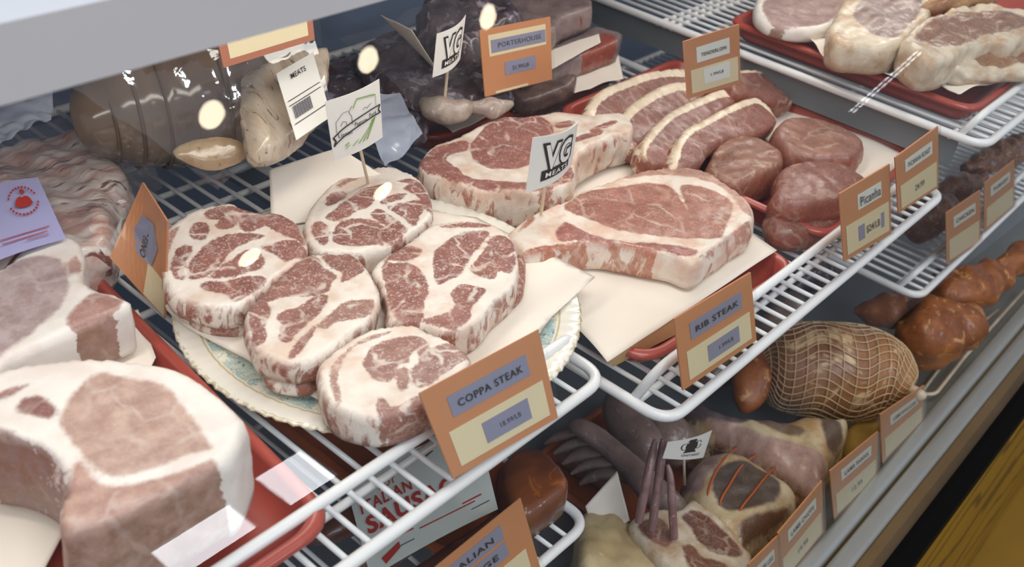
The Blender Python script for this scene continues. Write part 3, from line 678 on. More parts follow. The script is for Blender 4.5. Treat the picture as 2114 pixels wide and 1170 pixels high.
# ------------------------------------------------------------------ pork chops in the left tray
o8 = V('E', (-140,160),(0,112),(130,72),(300,50),(480,40),(650,50),(850,70),(960,100),(1080,170),(1200,260),(1280,335),(1312,385),(1290,470),(1255,550),(1215,610),(1130,650),(1000,720),(850,800),(700,870),(560,935),(430,975),(345,985),(318,920),(325,830),(352,750),(350,700),(320,620),(270,560),(180,500),(60,460),(-60,440),(-160,400))
i8 = [(V('E', (320,400),(330,330),(400,220),(480,150),(560,120),(700,150),(820,170),(920,220),(980,300),(1050,380),(1090,450),(1140,530),(1000,575),(850,635),(650,690),(560,680),(460,600),(380,500)), '#cdaea0'),
 (V('E', (70,310),(120,260),(200,245),(270,280),(305,330),(270,370),(200,360),(130,345)), '#8e5a54'),
 (V('E', (-60,240),(0,215),(100,190),(190,190),(120,215),(40,250),(-40,275)), '#a87a74'),
 (V('E', (-80,430),(0,415),(100,455),(200,495),(285,560),(340,650),(362,740),(330,850),(240,850),(230,660),(100,540),(-80,520)), '#a88e8c'),
 (V('E', (400,590),(470,640),(540,720),(640,730),(800,700),(960,660),(1140,590),(1190,625),(1060,720),(900,800),(700,900),(560,960),(430,1000),(320,1010),(300,930),(345,800),(375,700)), '#c9a294')]
slab('pork_loin_chop', o8, .088, .054, 'pork', i8, label='huge thick pork chop with a white fat cap in the left foreground', cat='chop', group='pork chops in the left tray', tint='#c9a294', r=.0035, seed=81, step=.0036, bulge=.001, pull=-.003)
o9 = V('J', (-150,640),(0,590),(120,500),(260,440),(400,405),(470,430),(500,500),(500,570),(490,640),(520,690),(590,720),(680,745),(785,792),(740,830),(640,870),(520,920),(340,1000),(200,1060),(60,1120),(-60,1180),(-180,900))
i9 = [(V('J', (-150,700),(0,620),(120,540),(260,520),(380,560),(420,700),(380,800),(330,860),(200,980),(40,1080),(-120,1200)), '#c6b4b6'),
 (V('J', (480,800),(560,740),(700,770),(755,795),(640,890),(540,925),(440,960),(400,900)), '#c49a90'), (V('J', (250,640),(330,600),(370,640),(300,680)), '#b5878a'), (V('J', (400,560),(470,520),(490,600),(430,640)), '#c09a90')]
slab('pork_loin_chop', o9, .068, .040, 'pork', i9, label='pale pork chop behind the huge one, next to the brown tray edge', cat='chop', group='pork chops in the left tray', tint='#c6b4b6', r=.003, seed=91, step=.0034, bulge=.001)

# ------------------------------------------------------------------ boneless steaks leaning in a row and round fillets
G2 = 'boneless fat-edged steaks leaning in a row'
def lean(zc, px, tilt=(-.45, -.35)): return (W(px[0], px[1], zc), (tilt[0], tilt[1], 1.0))
S1 = [(1216,226),(1222,203),(1244,183),(1279,168),(1329,149),(1368,141),(1412,141),(1440,160),(1430,190),(1380,225),(1330,250),(1290,262),(1240,250)]
S2 = [(1283,250),(1290,230),(1304,213),(1329,196),(1366,176),(1413,167),(1450,180),(1450,215),(1400,255),(1370,300),(1325,310),(1300,290)]
S3 = [(1342,270),(1366,245),(1386,228),(1415,213),(1453,196),(1490,183),(1522,186),(1530,200),(1490,235),(1440,275),(1410,310),(1398,342),(1370,342),(1335,325),(1325,300)]
S4 = [(1389,344),(1396,307),(1402,285),(1422,262),(1458,242),(1511,214),(1556,197),(1574,205),(1595,225),(1606,250),(1585,268),(1545,283),(1500,290),(1470,305),(1455,330),(1430,345)]
S5 = [(1500,150),(1529,142),(1578,142),(1613,153),(1638,173),(1642,200),(1631,214),(1600,211),(1565,198),(1520,190)]
ins = lambda P, dx, dy, k=.9: [((x - sum(a for a, b in P) / len(P)) * k + sum(a for a, b in P) / len(P) + dx, (y - sum(b for a, b in P) / len(P)) * k + sum(b for a, b in P) / len(P) + dy) for x, y in P]
for P, zc, th, lab, dx, dy, k in ((S5, .030, .022, 'boneless steak lying behind the row, at its right end', -5, 6, .93), (S1, .040, .020, 'boneless steak at the back left of the leaning row', 9, 15, .95),
                              (S2, .036, .020, 'second boneless steak from the back left of the row', 9, 17, .95), (S3, .036, .022, 'third boneless steak of the row, its white fat edge seen behind the front one', 6, 15, .95),
                              (S4, .034, .026, 'frontmost boneless steak of the row, with a long white fat stripe', 7, 13, .96)):
    cx_, cy_ = sum(a for a, b in P) / len(P), sum(b for a, b in P) / len(P)
    slab('boneless_steak', P, 0, th, 'lean', [ins(P, dx, dy, k)], plane=lean(zc, (cx_, cy_), (.10, -.42)), label=lab, cat='steak', group=G2, tint='#a36054', r=.0028, bulge=.002, step=.003)
G3 = 'round lean fillets in the right tray'
for P, z, th, lab, tc, dm in (
    ([(1462,345),(1471,311),(1480,289),(1511,278),(1556,280),(1591,293),(1618,316),(1612,334),(1590,348),(1555,366),(1525,376),(1490,366)], .026, .036, 'round fillet in the middle of the tray, left of the other fillets', '#b57a62', .002),
    ([(1602,262),(1627,242),(1680,240),(1733,258),(1778,284),(1782,300),(1760,318),(1711,320),(1662,315),(1627,303),(1602,282)], .022, .034, 'fillet at the back right of the tray', '#b98272', .002),
    ([(1600,400),(1607,378),(1613,350),(1658,331),(1725,331),(1773,351),(1790,368),(1770,398),(1730,412),(1680,420),(1630,415)], .030, .036, 'large round fillet at the front right of the tray', '#ad6f66', .003),
    ([(1588,440),(1620,410),(1700,405),(1760,410),(1752,440),(1710,466),(1650,478),(1602,470)], .010, .022, 'dark fillet lowest at the front corner of the tray', '#96564e', .002)):
    slab('beef_fillet', P, z, th, 'lean', 'all', label=lab, cat='fillet', group=G3, tint=tc, r=.005, bulge=.003, dome=dm, step=.003, bump=.0012)

# ------------------------------------------------------------------ dark porterhouse steaks and frosty pieces at the back
M['dark_meat'] = flesh('dark_meat', '#4a3a40', '#665a62', '#a29ca8', 34, rough=.3, f3=.54, bump=.8, wet=.5)
M['red_brown'] = flesh('red_brown', '#77605a', '#5e4c4a', '#a4907e', 50, rough=.35, f3=.62)
M['fatty'] = flesh('fatty', '#b9ac9c', '#a08a80', '#d8cfc0', 40, rough=.4, f3=.55)
GP = 'dark dry-aged porterhouse steaks'
slab('porterhouse_steak', [(742,90),(790,60),(840,50),(880,75),(900,120),(960,140),(1030,150),(1060,172),(1040,190),(1000,196),(930,200),(880,196),(830,180),(780,160),(745,130)], .062, .020, 'dark_meat', label='dark purple porterhouse nearest the front, behind the two-letter flag', cat='steak', group=GP, r=.014, bump=.003, step=.004)
slab('porterhouse_steak', [(650,150),(700,110),(760,110),(820,170),(880,225),(870,262),(800,262),(720,230),(660,200)], .040, .020, 'dark_meat', label='brown-grey wrapped piece at the left end of the porterhouse pile', cat='steak', group=GP, r=.014, bump=.003, step=.004)
slab('porterhouse_steak', [(868,10),(900,-30),(1000,-40),(1060,-10),(1080,30),(1020,60),(960,90),(900,80)], .098, .036, 'dark_meat', label='frosty dark meat on top of the porterhouse pile, under a lamp reflection', cat='steak', group=GP, r=.014, bump=.005, step=.004)
slab('porterhouse_steak', [(990,40),(1040,0),(1100,-20),(1222,-4),(1223,10),(1160,34),(1145,52),(1080,66),(1000,76)], .078, .030, 'dry', smooth_px=False, label='porterhouse steak with a red-brown cut side behind its price card', cat='steak', group=GP, r=.003, bump=.0012, step=.004)
slab('porterhouse_steak', [(1060,130),(1140,88),(1225,55),(1285,66),(1278,84),(1225,104),(1150,128),(1080,160)], .042, .026, 'dry', [[(1190,90),(1250,70),(1270,80),(1262,104),(1215,116)]], tint='#a8442e', smooth_px=False, label='lowest porterhouse at the right with a red marrow spot, on cream paper', cat='steak', group=GP, r=.003, bump=.0012, step=.004)
slab('porterhouse_steak', [(1050,185),(1090,160),(1130,165),(1180,150),(1190,160),(1150,185),(1090,200)], .030, .020, 'red_brown', label='small dark end of a porterhouse just under the right edge of its price card', cat='steak', group=GP, r=.003, bump=.0012, step=.004)
sheet('cream paper wedged between the two porterhouse steaks at the right', [(1120, 110, .046), (1236, 70, .046), (1240, 88, .045), (1100, 165, .045)], .046, seed=7)
for p, lab in (([(876, 210, .058, 10), (905, 228, .060, 24), (950, 226, .062, 22), (985, 216, .060, 8)], 'lumpy pale fat trim in front of the porterhouse, at the foot of the flag stick'),
               ([(965, 222, .060, 12), (1000, 222, .060, 21), (1030, 222, .056, 20), (1056, 214, .054, 6)], 'pale rounded fat piece below the porterhouse price card')):
    loft('fat_trim', p, 'fatty', label=lab, cat='meat', group='pale fat trims by the porterhouse', bump=.003, bsc=90, seg=22)
# plastic film over the back meat
def film_sheet(label, px, z, amp=.008, mat='bag', seed=5, nu=46, cat='plastic bag', name='plastic_bag', parent=None, sc=55):
    c = [W(p[0], p[1], p[2] if len(p) > 2 else z) for p in px]; vs = []; fs = []
    for j in range(nu + 1):
        for i in range(nu + 1):
            u, v = i / nu, j / nu; q = bil(c, u, v); q[2] += 0; vs.append(q)
    vs = np.array(vs); uv = np.array([(i / nu, j / nu) for j in range(nu + 1) for i in range(nu + 1)])
    vs[:, 2] += (wav(vs[:, :2], seed, sc) + .6 * np.abs(wav(vs[:, :2], seed + 1, sc * 2.3))) * amp
    for j in range(nu):
        for i in range(nu): a = j * (nu + 1) + i; fs.append((a, a + 1, a + nu + 2, a + nu + 1))
    o = mesh(name, vs, fs, mat, parent)
    return tagobj(o, label, cat) if parent is None else o
film_sheet('clear crinkled plastic film over the dark porterhouse meat', [(700, 80, .08), (960, -10, .115), (1080, 100, .09), (860, 225, .05)], .10, .005, 'bag', 3)
film_sheet('crumpled blue-white plastic bag beside the flagged back steak', [(735, 190, .075), (825, 195, .065), (872, 285, .050), (795, 352, .045)], .05, .004, 'bag_blue', 15, sc=45)

# ------------------------------------------------------------------ big tied ham in clear wrap
t = thing('wrapped_ham', 'large pale brown ham tied with twine in glossy clear wrap, under the case canopy', 'ham', W(400, 300, .004))
HS = [(178, 248, .072, 20), (196, 244, .075, 92), (250, 228, .078, 125), (330, 212, .080, 140), (410, 200, .082, 146), (480, 190, .082, 146), (550, 180, .080, 138), (600, 172, .078, 118), (625, 168, .078, 30)]
loops = (215, 260, 312, 366, 430, 500, 560)
def hat(x):
    for a, b in zip(HS, HS[1:]):
        if a[0] <= x <= b[0]:
            f = (x - a[0]) / (b[0] - a[0]); return [a[j] + (b[j] - a[j]) * f for j in range(4)]
HD = [HS[0]]
for x in range(196, 601, 14):
    h_ = hat(x); dn = min(abs(x - l) for l in loops); h_[3] *= 1 - .045 * math.exp(-(dn / 9) ** 2); HD.append(tuple(h_))
HD.append(HS[-1])
M['ham'] = flesh('ham', '#8f7c68', '#75645a', '#b89c78', 7, (1, 1, 1), .16, .66, .03, .7)
M['ham_fat'] = flesh('ham_fat', '#b8a284', '#a48a6a', '#7c6048', 40, (1, 1, 1), .2, .62, .3, .6)
ham = loft('ham_body', HD, 'ham', t, bump=.0014, bsc=30, seg=44)
def ring_on(sp, px, k=.978, tilt=0.0):
    pts = []
    for i, (a, b, z, r) in enumerate(sp): pts.append((a, b, z, r))
    for a, b in zip(pts, pts[1:]):
        if a[0] <= px <= b[0]:
            f = (px - a[0]) / (b[0] - a[0]); q = [a[j] + (b[j] - a[j]) * f for j in range(4)]
    p = W(q[0], q[1], q[2]); dd = abs((RW.T @ (p - O3))[2]); rr = q[3] * dd / FPX * k
    ax = W(600, 172, .078) - W(196, 244, .075); ax /= np.linalg.norm(ax); u = np.cross(ax, [0, 0, 1]); u /= np.linalg.norm(u); v_ = np.cross(u, ax)
    return [p + rr * (math.cos(a) * u + math.sin(a) * v_) + ax * tilt * math.sin(a) for a in np.linspace(0, 2 * math.pi, 60, endpoint=False)]
for px in (215, 260, 312, 366, 430, 500, 560):
    mesh2('twine_loop', [tube_geo(ring_on(HS, px), .0016, 8, True)], 'twine', t)
slab('pale_fat_patch', [(360,310),(400,290),(450,282),(500,292),(505,322),(470,340),(430,346),(385,330)], .115, .006, 'ham_fat', parent=t, r=.004, bump=.0006, step=.004, plane=(W(430, 315, .094), (-.30, -.75, .75)))
M['belly'] = flesh('belly', '#d8cbb8', '#c7b59e', '#7d6250', 34, (2.6, .35, 1), .22, .56, .4, .6)
slab('layered_belly_end', [(520,140),(560,110),(600,95),(680,90),(690,140),(670,210),(640,265),(600,300),(560,312),(530,300),(515,220)], .115, .02, 'belly', parent=t, r=.012, bump=.002, step=.004, plane=(W(600, 200, .12), (.15, -.55, 1)))
film_sheet('', [(150, 190, .15), (640, 60, .16), (690, 240, .10), (450, 390, .06)], .1, .006, 'wrap_clear', 9, parent=t, name='clear_wrap', sc=40)
lc = [WP(570, 152, W(620, 190, .134), (.15, -.55, 1)), WP(646, 108, W(620, 190, .134), (.15, -.55, 1)), WP(684, 240, W(620, 190, .134), (.15, -.55, 1)), WP(612, 289, W(620, 190, .134), (.15, -.55, 1))]
lb = panel('weight_label', lc, 'white_card', t, th=.0004)
def sub(o, parent):
    o.parent = parent; o.location = Vector((0, 0, 0)) if False else o.location - parent.location; return o
sub(text_on('label_title', lc, 'MEATS', .30, .12, .70, .20, t, 'ink', off=.001), lb)
sub(shapes_on('label_barcode', lc, [[(.12 + i * .035, .56), (.12 + i * .035 + .018 * (1 + i % 2 * .5), .56), (.12 + i * .035 + .018 * (1 + i % 2 * .5), .74), (.12 + i * .035, .74)] for i in range(14)], t, 'ink_soft', .001), lb)
sub(shapes_on('label_lines', lc, [[(.06, v), (.94, v), (.94, v + .010), (.06, v + .010)] for v in (.46, .53, .80)], t, 'ink', .001), lb)

# ------------------------------------------------------------------ sliced bacon pack at the far left
t = thing('bacon_pack', 'vacuum pack of pale layered pork belly with a purple label at the left edge', 'meat pack', W(120, 450, .01))
M['bacon'] = flesh('bacon', '#ece6de', '#bf9488', '#7e4c46', 20, (.7, 3.4, 1), .3, .55, .5, .5)
slab('sliced_belly', [(-80,330),(-20,300),(60,275),(150,262),(205,268),(240,285),(232,300),(262,345),(246,380),(236,410),(236,440),(222,490),(180,520),(100,530),(0,545),(-90,540)], .055, .045, 'bacon', parent=t, r=.016, bump=.0035, step=.004, tint='#c3a69a')
film_sheet('', [(-80, 215, .095), (262, 185, .075), (335, 385, .045), (120, 545, .062)], .07, .004, 'bag', 21, parent=t, name='plastic_film', sc=70)
lc = [W(-60, 395, .079), W(78, 366, .078), W(136, 492, .073), W(-60, 560, .073)]
lb = panel('purple_label', lc, 'purple_label', t, th=.0004, curve=.002)
ap = [(.0, -.35), (.25, -.5), (.6, -.42), (.85, -.1), (1, .45), (.6, .75), (0, .8), (-.6, .75), (-1, .45), (-.8, -.1), (-.55, -.42), (-.2, -.5)]
sub(shapes_on('round_red_emblem', lc, [[(.68 + .115 * a, .36 + .13 * b) for a, b in ap], [(.69, .28), (.66, .21), (.70, .18), (.74, .24)]], t, 'red_ink', .0022, .002), lb)
ringp = []
for i in range(26):
    if i in (12, 13, 25, 0): continue
    a0 = 2 * math.pi * i / 26; a1 = a0 + .15
    ringp.append([(.68 + .20 * math.cos(a0), .36 + .22 * math.sin(a0)), (.68 + .20 * math.cos(a1), .36 + .22 * math.sin(a1)), (.68 + .175 * math.cos(a1), .36 + .19 * math.sin(a1)), (.68 + .175 * math.cos(a0), .36 + .19 * math.sin(a0))])
sub(shapes_on('emblem_lettering', lc, ringp, t, 'red_ink', .0022, .002), lb)
sub(shapes_on('label_lines', lc, [[(.30, .80), (.88, .80), (.88, .812), (.30, .812)], [(.34, .86), (.84, .86), (.84, .872), (.34, .872)], [(.60, .91), (.84, .91), (.84, .92), (.60, .92)]], t, 'red_ink', .0022, .002), lb)
film_sheet('loose shiny plastic bag behind the sliced belly pack, under the canopy', [(-40, 235, .09), (110, 190, .10), (110, 270, .08), (-40, 330, .08)], .1, .008, 'bag_blue', 33)

# ------------------------------------------------------------------ aged bone-in cuts at the upper right
GA = 'aged bone-in cuts on the upper right tray'
M['crust'] = flesh('crust', '#8a5a38', '#a87c4c', '#d8c49a', 44, rough=.4, f3=.56, bump=.9)
slab('aged_cut', [(1560,10),(1590,-30),(1700,-50),(1760,-10),(1740,36),(1700,56),(1640,58),(1580,40)], .098, .016, 'pork', [([(1580,0),(1700,-30),(1745,0),(1700,50),(1600,50)], '#b09490')], label='pale pink cut at the back left of the upper right tray', cat='meat', group=GA, tint='#b09490', step=.004, r=.004)
slab('aged_cut', [(1712,62),(1730,20),(1750,-10),(1800,-35),(1900,-40),(1930,-10),(1920,30),(1896,62),(1866,84),(1830,94),(1780,92),(1735,86)], .118, .033, 'aged', [([(1762,35),(1775,5),(1810,-20),(1890,-25),(1905,10),(1880,50),(1845,78),(1815,74)], '#94807e')], label='rolled grey-pink cut with a cream fat rim, left one in the upper right tray', cat='meat', group=GA, tint='#94807e', step=.0035, r=.005, bump=.0015, pull=.002)
slab('aged_cut', [(1866,90),(1876,66),(1895,50),(1920,34),(1962,14),(2017,4),(2075,8),(2125,20),(2140,60),(2090,85),(2050,80),(2010,90),(1960,118),(1910,120)], .122, .036, 'aged', [([(1888,80),(1925,45),(1970,24),(2040,16),(2110,30),(2120,55),(2040,70),(1960,98)], '#8a6450')], label='rolled cut with a thick curved cream rim, behind the one at the frame edge', cat='meat', group=GA, tint='#8a6450', step=.0035, r=.005, bump=.0025, pull=.002)
slab('aged_cut', [(1945,124),(1960,98),(2000,82),(2045,66),(2085,68),(2120,85),(2150,110),(2140,134),(2080,138),(2020,144),(1970,140)], .104, .018, 'aged', [([(1985,105),(2030,82),(2080,78),(2120,100),(2120,125),(2040,132)], '#94683e')], label='browned cut at the front right of the upper right tray', cat='meat', group=GA, tint='#94683e', step=.0035, r=.006, bump=.003)
loft('aged_cut', [(1900, 20, .115, 6), (1935, 12, .118, 18), (1990, 0, .12, 26), (2050, -12, .12, 18)], 'crust', label='rough brown crusted piece between the rolled cuts', cat='meat', group=GA, bump=.005, bsc=80)

# ------------------------------------------------------------------ price cards
def card(label, px, yb, lean_, title, price, style=0, group=None, cat='price card', corners=None):
    """px: TL TR BR BL"""
    if corners is None:
        c = [WY(px[0][0], px[0][1], yb + lean_), WY(px[1][0], px[1][1], yb + lean_), WY(px[2][0], px[2][1], yb), WY(px[3][0], px[3][1], yb)]
    else: c = corners
    base = (c[2] + c[3]) / 2
    t = thing('price_card', label, cat, base, group)
    panel('card_board', c, 'orange_card', t, th=.0012)
    lab = 'white' if style == 2 else 'grey-purple'; sm = 'white_card' if style == 2 else 'purple_strip'
    if style == 1:      # both strips on orange, name strip framed in cream
        ns = panel('name_strip', c, 'cream_card', t, .10, .10, .92, .42, .0004, .0003); panel('name_band', c, sm, t, .13, .18, .91, .37, .0008, .0003)
        panel('price_strip', c, sm, t, .30, .55, .75, .75, .0004, .0003)
        text_on('name_lettering', c, title, .22, .235, .84, .31, ns, 'ink_soft'); text_on('price_lettering', c, price, .40, .63, .64, .69, t, 'ink_soft')
        panel('bottom_strip', c, 'cream_card', t, .15, .955, .62, .99, .0004, .0003)
    elif style == 2:
        panel('price_panel', c, 'cream_card', t, .08, .52, .95, .93, .0004, .0003)
        ns = panel('name_strip', c, 'white_card', t, .20, .16, .80, .42, .0004, .0003); panel('price_strip', c, 'white_card', t, .30, .56, .78, .82, .0007, .0003)
        text_on('name_lettering', c, title, .27, .27, .73, .33, ns, 'ink'); text_on('price_lettering', c, price, .42, .66, .66, .71, t, 'ink_soft')
    elif style == 3:    # two-line name
        ns = panel('name_strip', c, sm, t, .05, .10, .80, .28, .0004, .0003); ns = panel('name_strip', c, sm, t, .05, .32, .80, .50, .0004, .0003)
        panel('price_panel', c, 'cream_card', t, .30, .58, .93, .92, .0004, .0003); panel('price_strip', c, sm, t, .45, .64, .78, .86, .0008, .0003)
        text_on('name_lettering', c, title[0], .10, .155, .72, .225, ns, 'ink'); text_on('name_lettering', c, title[1], .25, .375, .72, .445, ns, 'ink'); text_on('price_lettering', c, price, .52, .71, .72, .79, t, 'ink')
    elif style == 4:    # two-tone: brown over tan, small name strip
        panel('price_panel', c, 'cream_card', t, .07, .54, .95, .95, .0004, .0003); ns = panel('name_strip', c, 'white_card', t, .20, .16, .84, .36, .0004, .0003)
        text_on('name_lettering', c, title, .26, .22, .78, .30, ns, 'ink')
        if price: text_on('price_lettering', c, price, .40, .68, .62, .78, t, 'ink_soft')
    elif style == 5:
        panel('price_panel', c, 'cream_card', t, .07, .50, .95, .93, .0004, .0003); ns = panel('name_strip', c, 'white_card', t, .32, .16, .80, .37, .0004, .0003)
        text_on('name_lettering', c, title, .36, .20, .77, .33, ns, 'ink_soft', off=.0014)
        panel('price_strip', c, sm, t, .30, .60, .84, .82, .0007, .0003); panel('price_sticker', c, 'cream_card', t, .42, .60, .76, .82, .0009, .0003)
        text_on('price_lettering', c, price, .45, .65, .73, .77, t, 'ink_soft', off=.0016)
    else:
        panel('price_panel', c, 'cream_card', t, .09, .52, .93, .92, .0004, .0003); ns = panel('name_strip', c, sm, t, .16, .17, .84, .40, .0004, .0003)
        panel('price_strip', c, sm, t, .34, .61, .76, .84, .0008, .0003)
        text_on('name_lettering', c, title, .22, .245, .78, .325, ns, 'ink'); text_on('price_lettering', c, price, .48, .70, .67, .755, t, 'ink_soft')
    n = np.cross(c[1] - c[0], c[3] - c[0]); n /= np.linalg.norm(n)
    panel('clear_sleeve', c, 'sleeve', t, -.03, -.02, 1.02, 1.0, .0022, .0003)
    return t
card('orange price card lettered COPPA STEAK, clipped to the near shelf front', [(866, 812), (1112, 680), (1152, 862), (936, 988)], .305, .026, 'COPPA STEAK', '18.99/LB')
card('orange price card lettered RIB STEAK, beside the corner of the rib steak shelf', [(1392, 658), (1550, 562), (1562, 702), (1410, 806)], .254, .014, 'RIB STEAK', '1.99/LB')
card('orange price card lettered Picanha on the shelf front rail', [(1733, 400), (1837, 338), (1840, 482), (1743, 540)], .252, .010, 'Picanha', '$24/LB', 5)
card('price card at the right end of the middle shelf, right of the Picanha card', [(1848, 325), (1937, 260), (1937, 387), (1855, 440)], .250, .008, 'TENDERLOIN TIPS', '', 4) if False else card('price card at the right end of the middle shelf, right of the Picanha card', [(1848, 325), (1937, 260), (1937, 387), (1855, 440)], .250, .008, 'PICANHA ROAST', '24.99', 4)
card('orange price card lettered PORTERHOUSE standing in front of the dark steaks', [(990, 62), (1136, 34), (1140, 164), (1002, 200)], .600, .018, 'PORTERHOUSE', '21.99/LB', 1)
card('orange price card with two white strips, stuck among the leaning boneless steaks', [(1411, 86), (1526, 50), (1529, 172), (1420, 204)], .440, .006, 'TENDERLOIN', '1.99/LB', 2)
card('orange price card lettered HOT ITALIAN SAUSAGE on the lower shelf, cut by the frame', [(812, 1242), (1075, 1028), (1118, 1180), (870, 1390)], .305, .020, ('HOT ITALIAN', 'SAUSAGE'), '1.99', 3)
card('left one of two small price cards on the lower right shelf', [(1953, 440), (2024, 392), (2024, 500), (1955, 545)], .256, .004, 'CHICKEN', '', 4)
card('right one of two small price cards on the lower right shelf, at the frame edge', [(2032, 378), (2094, 330), (2094, 425), (2032, 478)], .256, .004, 'TURKEY', '', 4)
GB = 'price cards along the floor of the case'
for px, lab, ti, pr in (([(1817, 855), (1908, 795), (1906, 868), (1822, 955)], 'brown price card farthest right along the case floor, by the netted roast', 'LAMB SHOULDER', ''),
        ([(1713, 972), (1813, 890), (1811, 985), (1722, 1070)], 'brown price card on the case floor below the pale shank', 'LAMB SHANK', '12.99'),
        ([(1606, 1100), (1697, 992), (1700, 1098), (1612, 1210)], 'brown price card on the case floor in front of the tied roast', 'LAMB CHOPS', '19.99'),
        ([(1545, 1165), (1606, 1105), (1612, 1210), (1550, 1290)], 'brown price card cut off by the bottom of the frame', 'LAMB LEG', '')):
    card(lab, px, .196, .004, ti, pr, 4, GB)
# card seen from its left side, and the framed card up under the canopy
c = [WY(294, 376, .606), WY(345, 456, .548), W(339, 657, .014), W(226, 531, .060)]
t = thing('price_card', 'orange price card turned sideways between the left tray and the plate', 'price card', (c[2] + c[3]) / 2)
panel('card_board', c, 'orange_card', t, th=.0016)
shp = [(.22, .20), (.60, .12), (.80, .40), (.66, .60), (.34, .66), (.16, .44)]
shapes_on('name_strip', c, [[(.30, .26), (.62, .20), (.80, .38), (.70, .62), (.38, .66), (.22, .48)]], t, 'purple_strip', .0008)
o = text_on('name_lettering', [c[1], c[2], c[3], c[0]], 'REINO', .34, .44, .62, .56, t, 'ink')
panel('price_panel', c, 'cream_card', t, .62, .62, 1.0, .98, .0006, .0003)
panel('clear_sleeve', c, 'sleeve', t, -.04, -.03, 1.03, 1.02, .0022, .0003)
c = [WY(440, 40, .60), WY(640, -10, .60), WY(650, 82, .590), WY(462, 140, .590)]
t = thing('price_card', 'red-edged price card half hidden by the canopy above the wrapped ham', 'price card', (c[2] + c[3]) / 2)
M['rust_card'] = plain('rust_card', '#b06a50', .5, var=.04)
panel('card_board', c, 'rust_card', t, th=.0012); panel('price_panel', c, 'cream_card', t, .08, .06, .93, .86, .0004, .0003)
text_on('name_lettering', c, 'PANCETTA', .25, .40, .75, .50, t, 'ink'); panel('clear_sleeve', c, 'sleeve', t, -.03, -.02, 1.06, 1.15, .0022, .0003)

# ------------------------------------------------------------------ paper flags on sticks
def flag(label, px, y, stick, logo, curve=.004):
    c = [WY(px[0][0], px[0][1], y), WY(px[1][0], px[1][1], y), WY(px[2][0], px[2][1], y), WY(px[3][0], px[3][1], y)]
    a = WY(stick[0][0], stick[0][1], y + .003); b = W(stick[1][0], stick[1][1], stick[1][2])
    t = thing('paper_flag', label, 'flag', b)
    top = a + (a - b) / np.linalg.norm(a - b) * .002
    panel('flag_paper', c, 'white_card', t, th=.0004, nu=20, curve=curve)
    mesh2('wooden_stick', [tube_geo([b - (a - b) * .12, b, a, top], .0014, 8)], 'wood_pick', t)
    return t, c
def vg(t, c, cv):
    q = lambda P: [(x, y) for x, y in P]
    # dark slanted block, outlined two-letter monogram, small white word
    blk = [[(.20 + .6 * i / 8, .66 - .02 * i / 8) , (.20 + .6 * (i + 1) / 8, .66 - .02 * (i + 1) / 8), (.20 + .6 * (i + 1) / 8, .86 - .02 * (i + 1) / 8), (.20 + .6 * i / 8, .86 - .02 * i / 8)] for i in range(8)]
    shapes_on('logo_block', c, blk, t, 'ink', .0005, cv)
    text_on('logo_letters_outline', c, 'VG', .16, .12, .84, .71, t, 'ink', .0007, .085, cv)
    text_on('logo_letters', c, 'VG', .215, .165, .785, .665, t, 'white_card', .0010, .035, cv)
    text_on('logo_word', c, 'MEATS', .27, .71, .74, .81, t, 'white_card', .0009, .012, cv)
t, c = flag('white paper flag with a black two-letter block logo, stuck in the front rib steak', [(1100, 284), (1194, 252), (1180, 340), (1086, 398)], .425, [(1128, 362), (1117, 442, .036)], 'vg', .006); vg(t, c, .006)
t, c = flag('white paper flag with a black two-letter block logo, in front of the dark porterhouse', [(902, 70), (962, 30), (950, 122), (893, 160)], .606, [(924, 140), (917, 216, .064)], 'vg', .005); vg(t, c, .005)
t, c = flag('white paper flag with a green barn and field drawing on the back marbled steak', [(671, 210), (783, 163), (790, 283), (690, 332)], .548, [(742, 300), (760, 378, .051)], 'pork', .003)
CV = .003
ban = [(.03, .62), (.2, .52), (.4, .455), (.6, .42), (.8, .405), (.97, .41)]; ban2 = [(x, y + .13) for x, y in ban]
shapes_on('banner_outline', c, stroke(catmull([(*p,) for p in ban], .05, False), .022) + stroke(catmull(ban2, .05, False), .022) + stroke([(.03, .61), (.07, .68), (.03, .76)], .03) + stroke([(.97, .40), (.93, .48), (.97, .55)], .03), t, 'ink', .0006, CV)
for s, u0, u1, va in (('Linton', .12, .36, .56), ('Pasture', .42, .66, .47), ('Pork', .72, .88, .44)): text_on('banner_lettering', c, s, u0, va + .015, u1, va + .085, t, 'ink', .0006, .012, CV)
shapes_on('field_rows', c, [[(.84, .56), (.86, .56), (x0 + .035, .86), (x0, .86)] for i, x0 in enumerate((.20, .33, .44, .53, .61))] + [[(.84, .56), (.85, .57), (.22, .82), (.20, .80)]], t, 'green_ink', .0006, CV)
shapes_on('barn_roof', c, stroke([(.42, .24), (.50, .12), (.74, .16), (.88, .20)], .022) + stroke([(.88, .20), (.88, .38)], .010), t, 'green_ink', .0006, CV)
shapes_on('tree_and_windows', c, stroke([(.38, .50), (.38, .36), (.34, .28), (.40, .20)], .010) + stroke([(.10, .55), (.11, .38), (.24, .26), (.34, .26)], .008) + stroke([(.18, .46), (.22, .40), (.28, .42), (.28, .48)], .010) + stroke([(.60, .34), (.64, .31), (.68, .34), (.78, .30)], .010), t, 'ink_soft', .0006, CV)

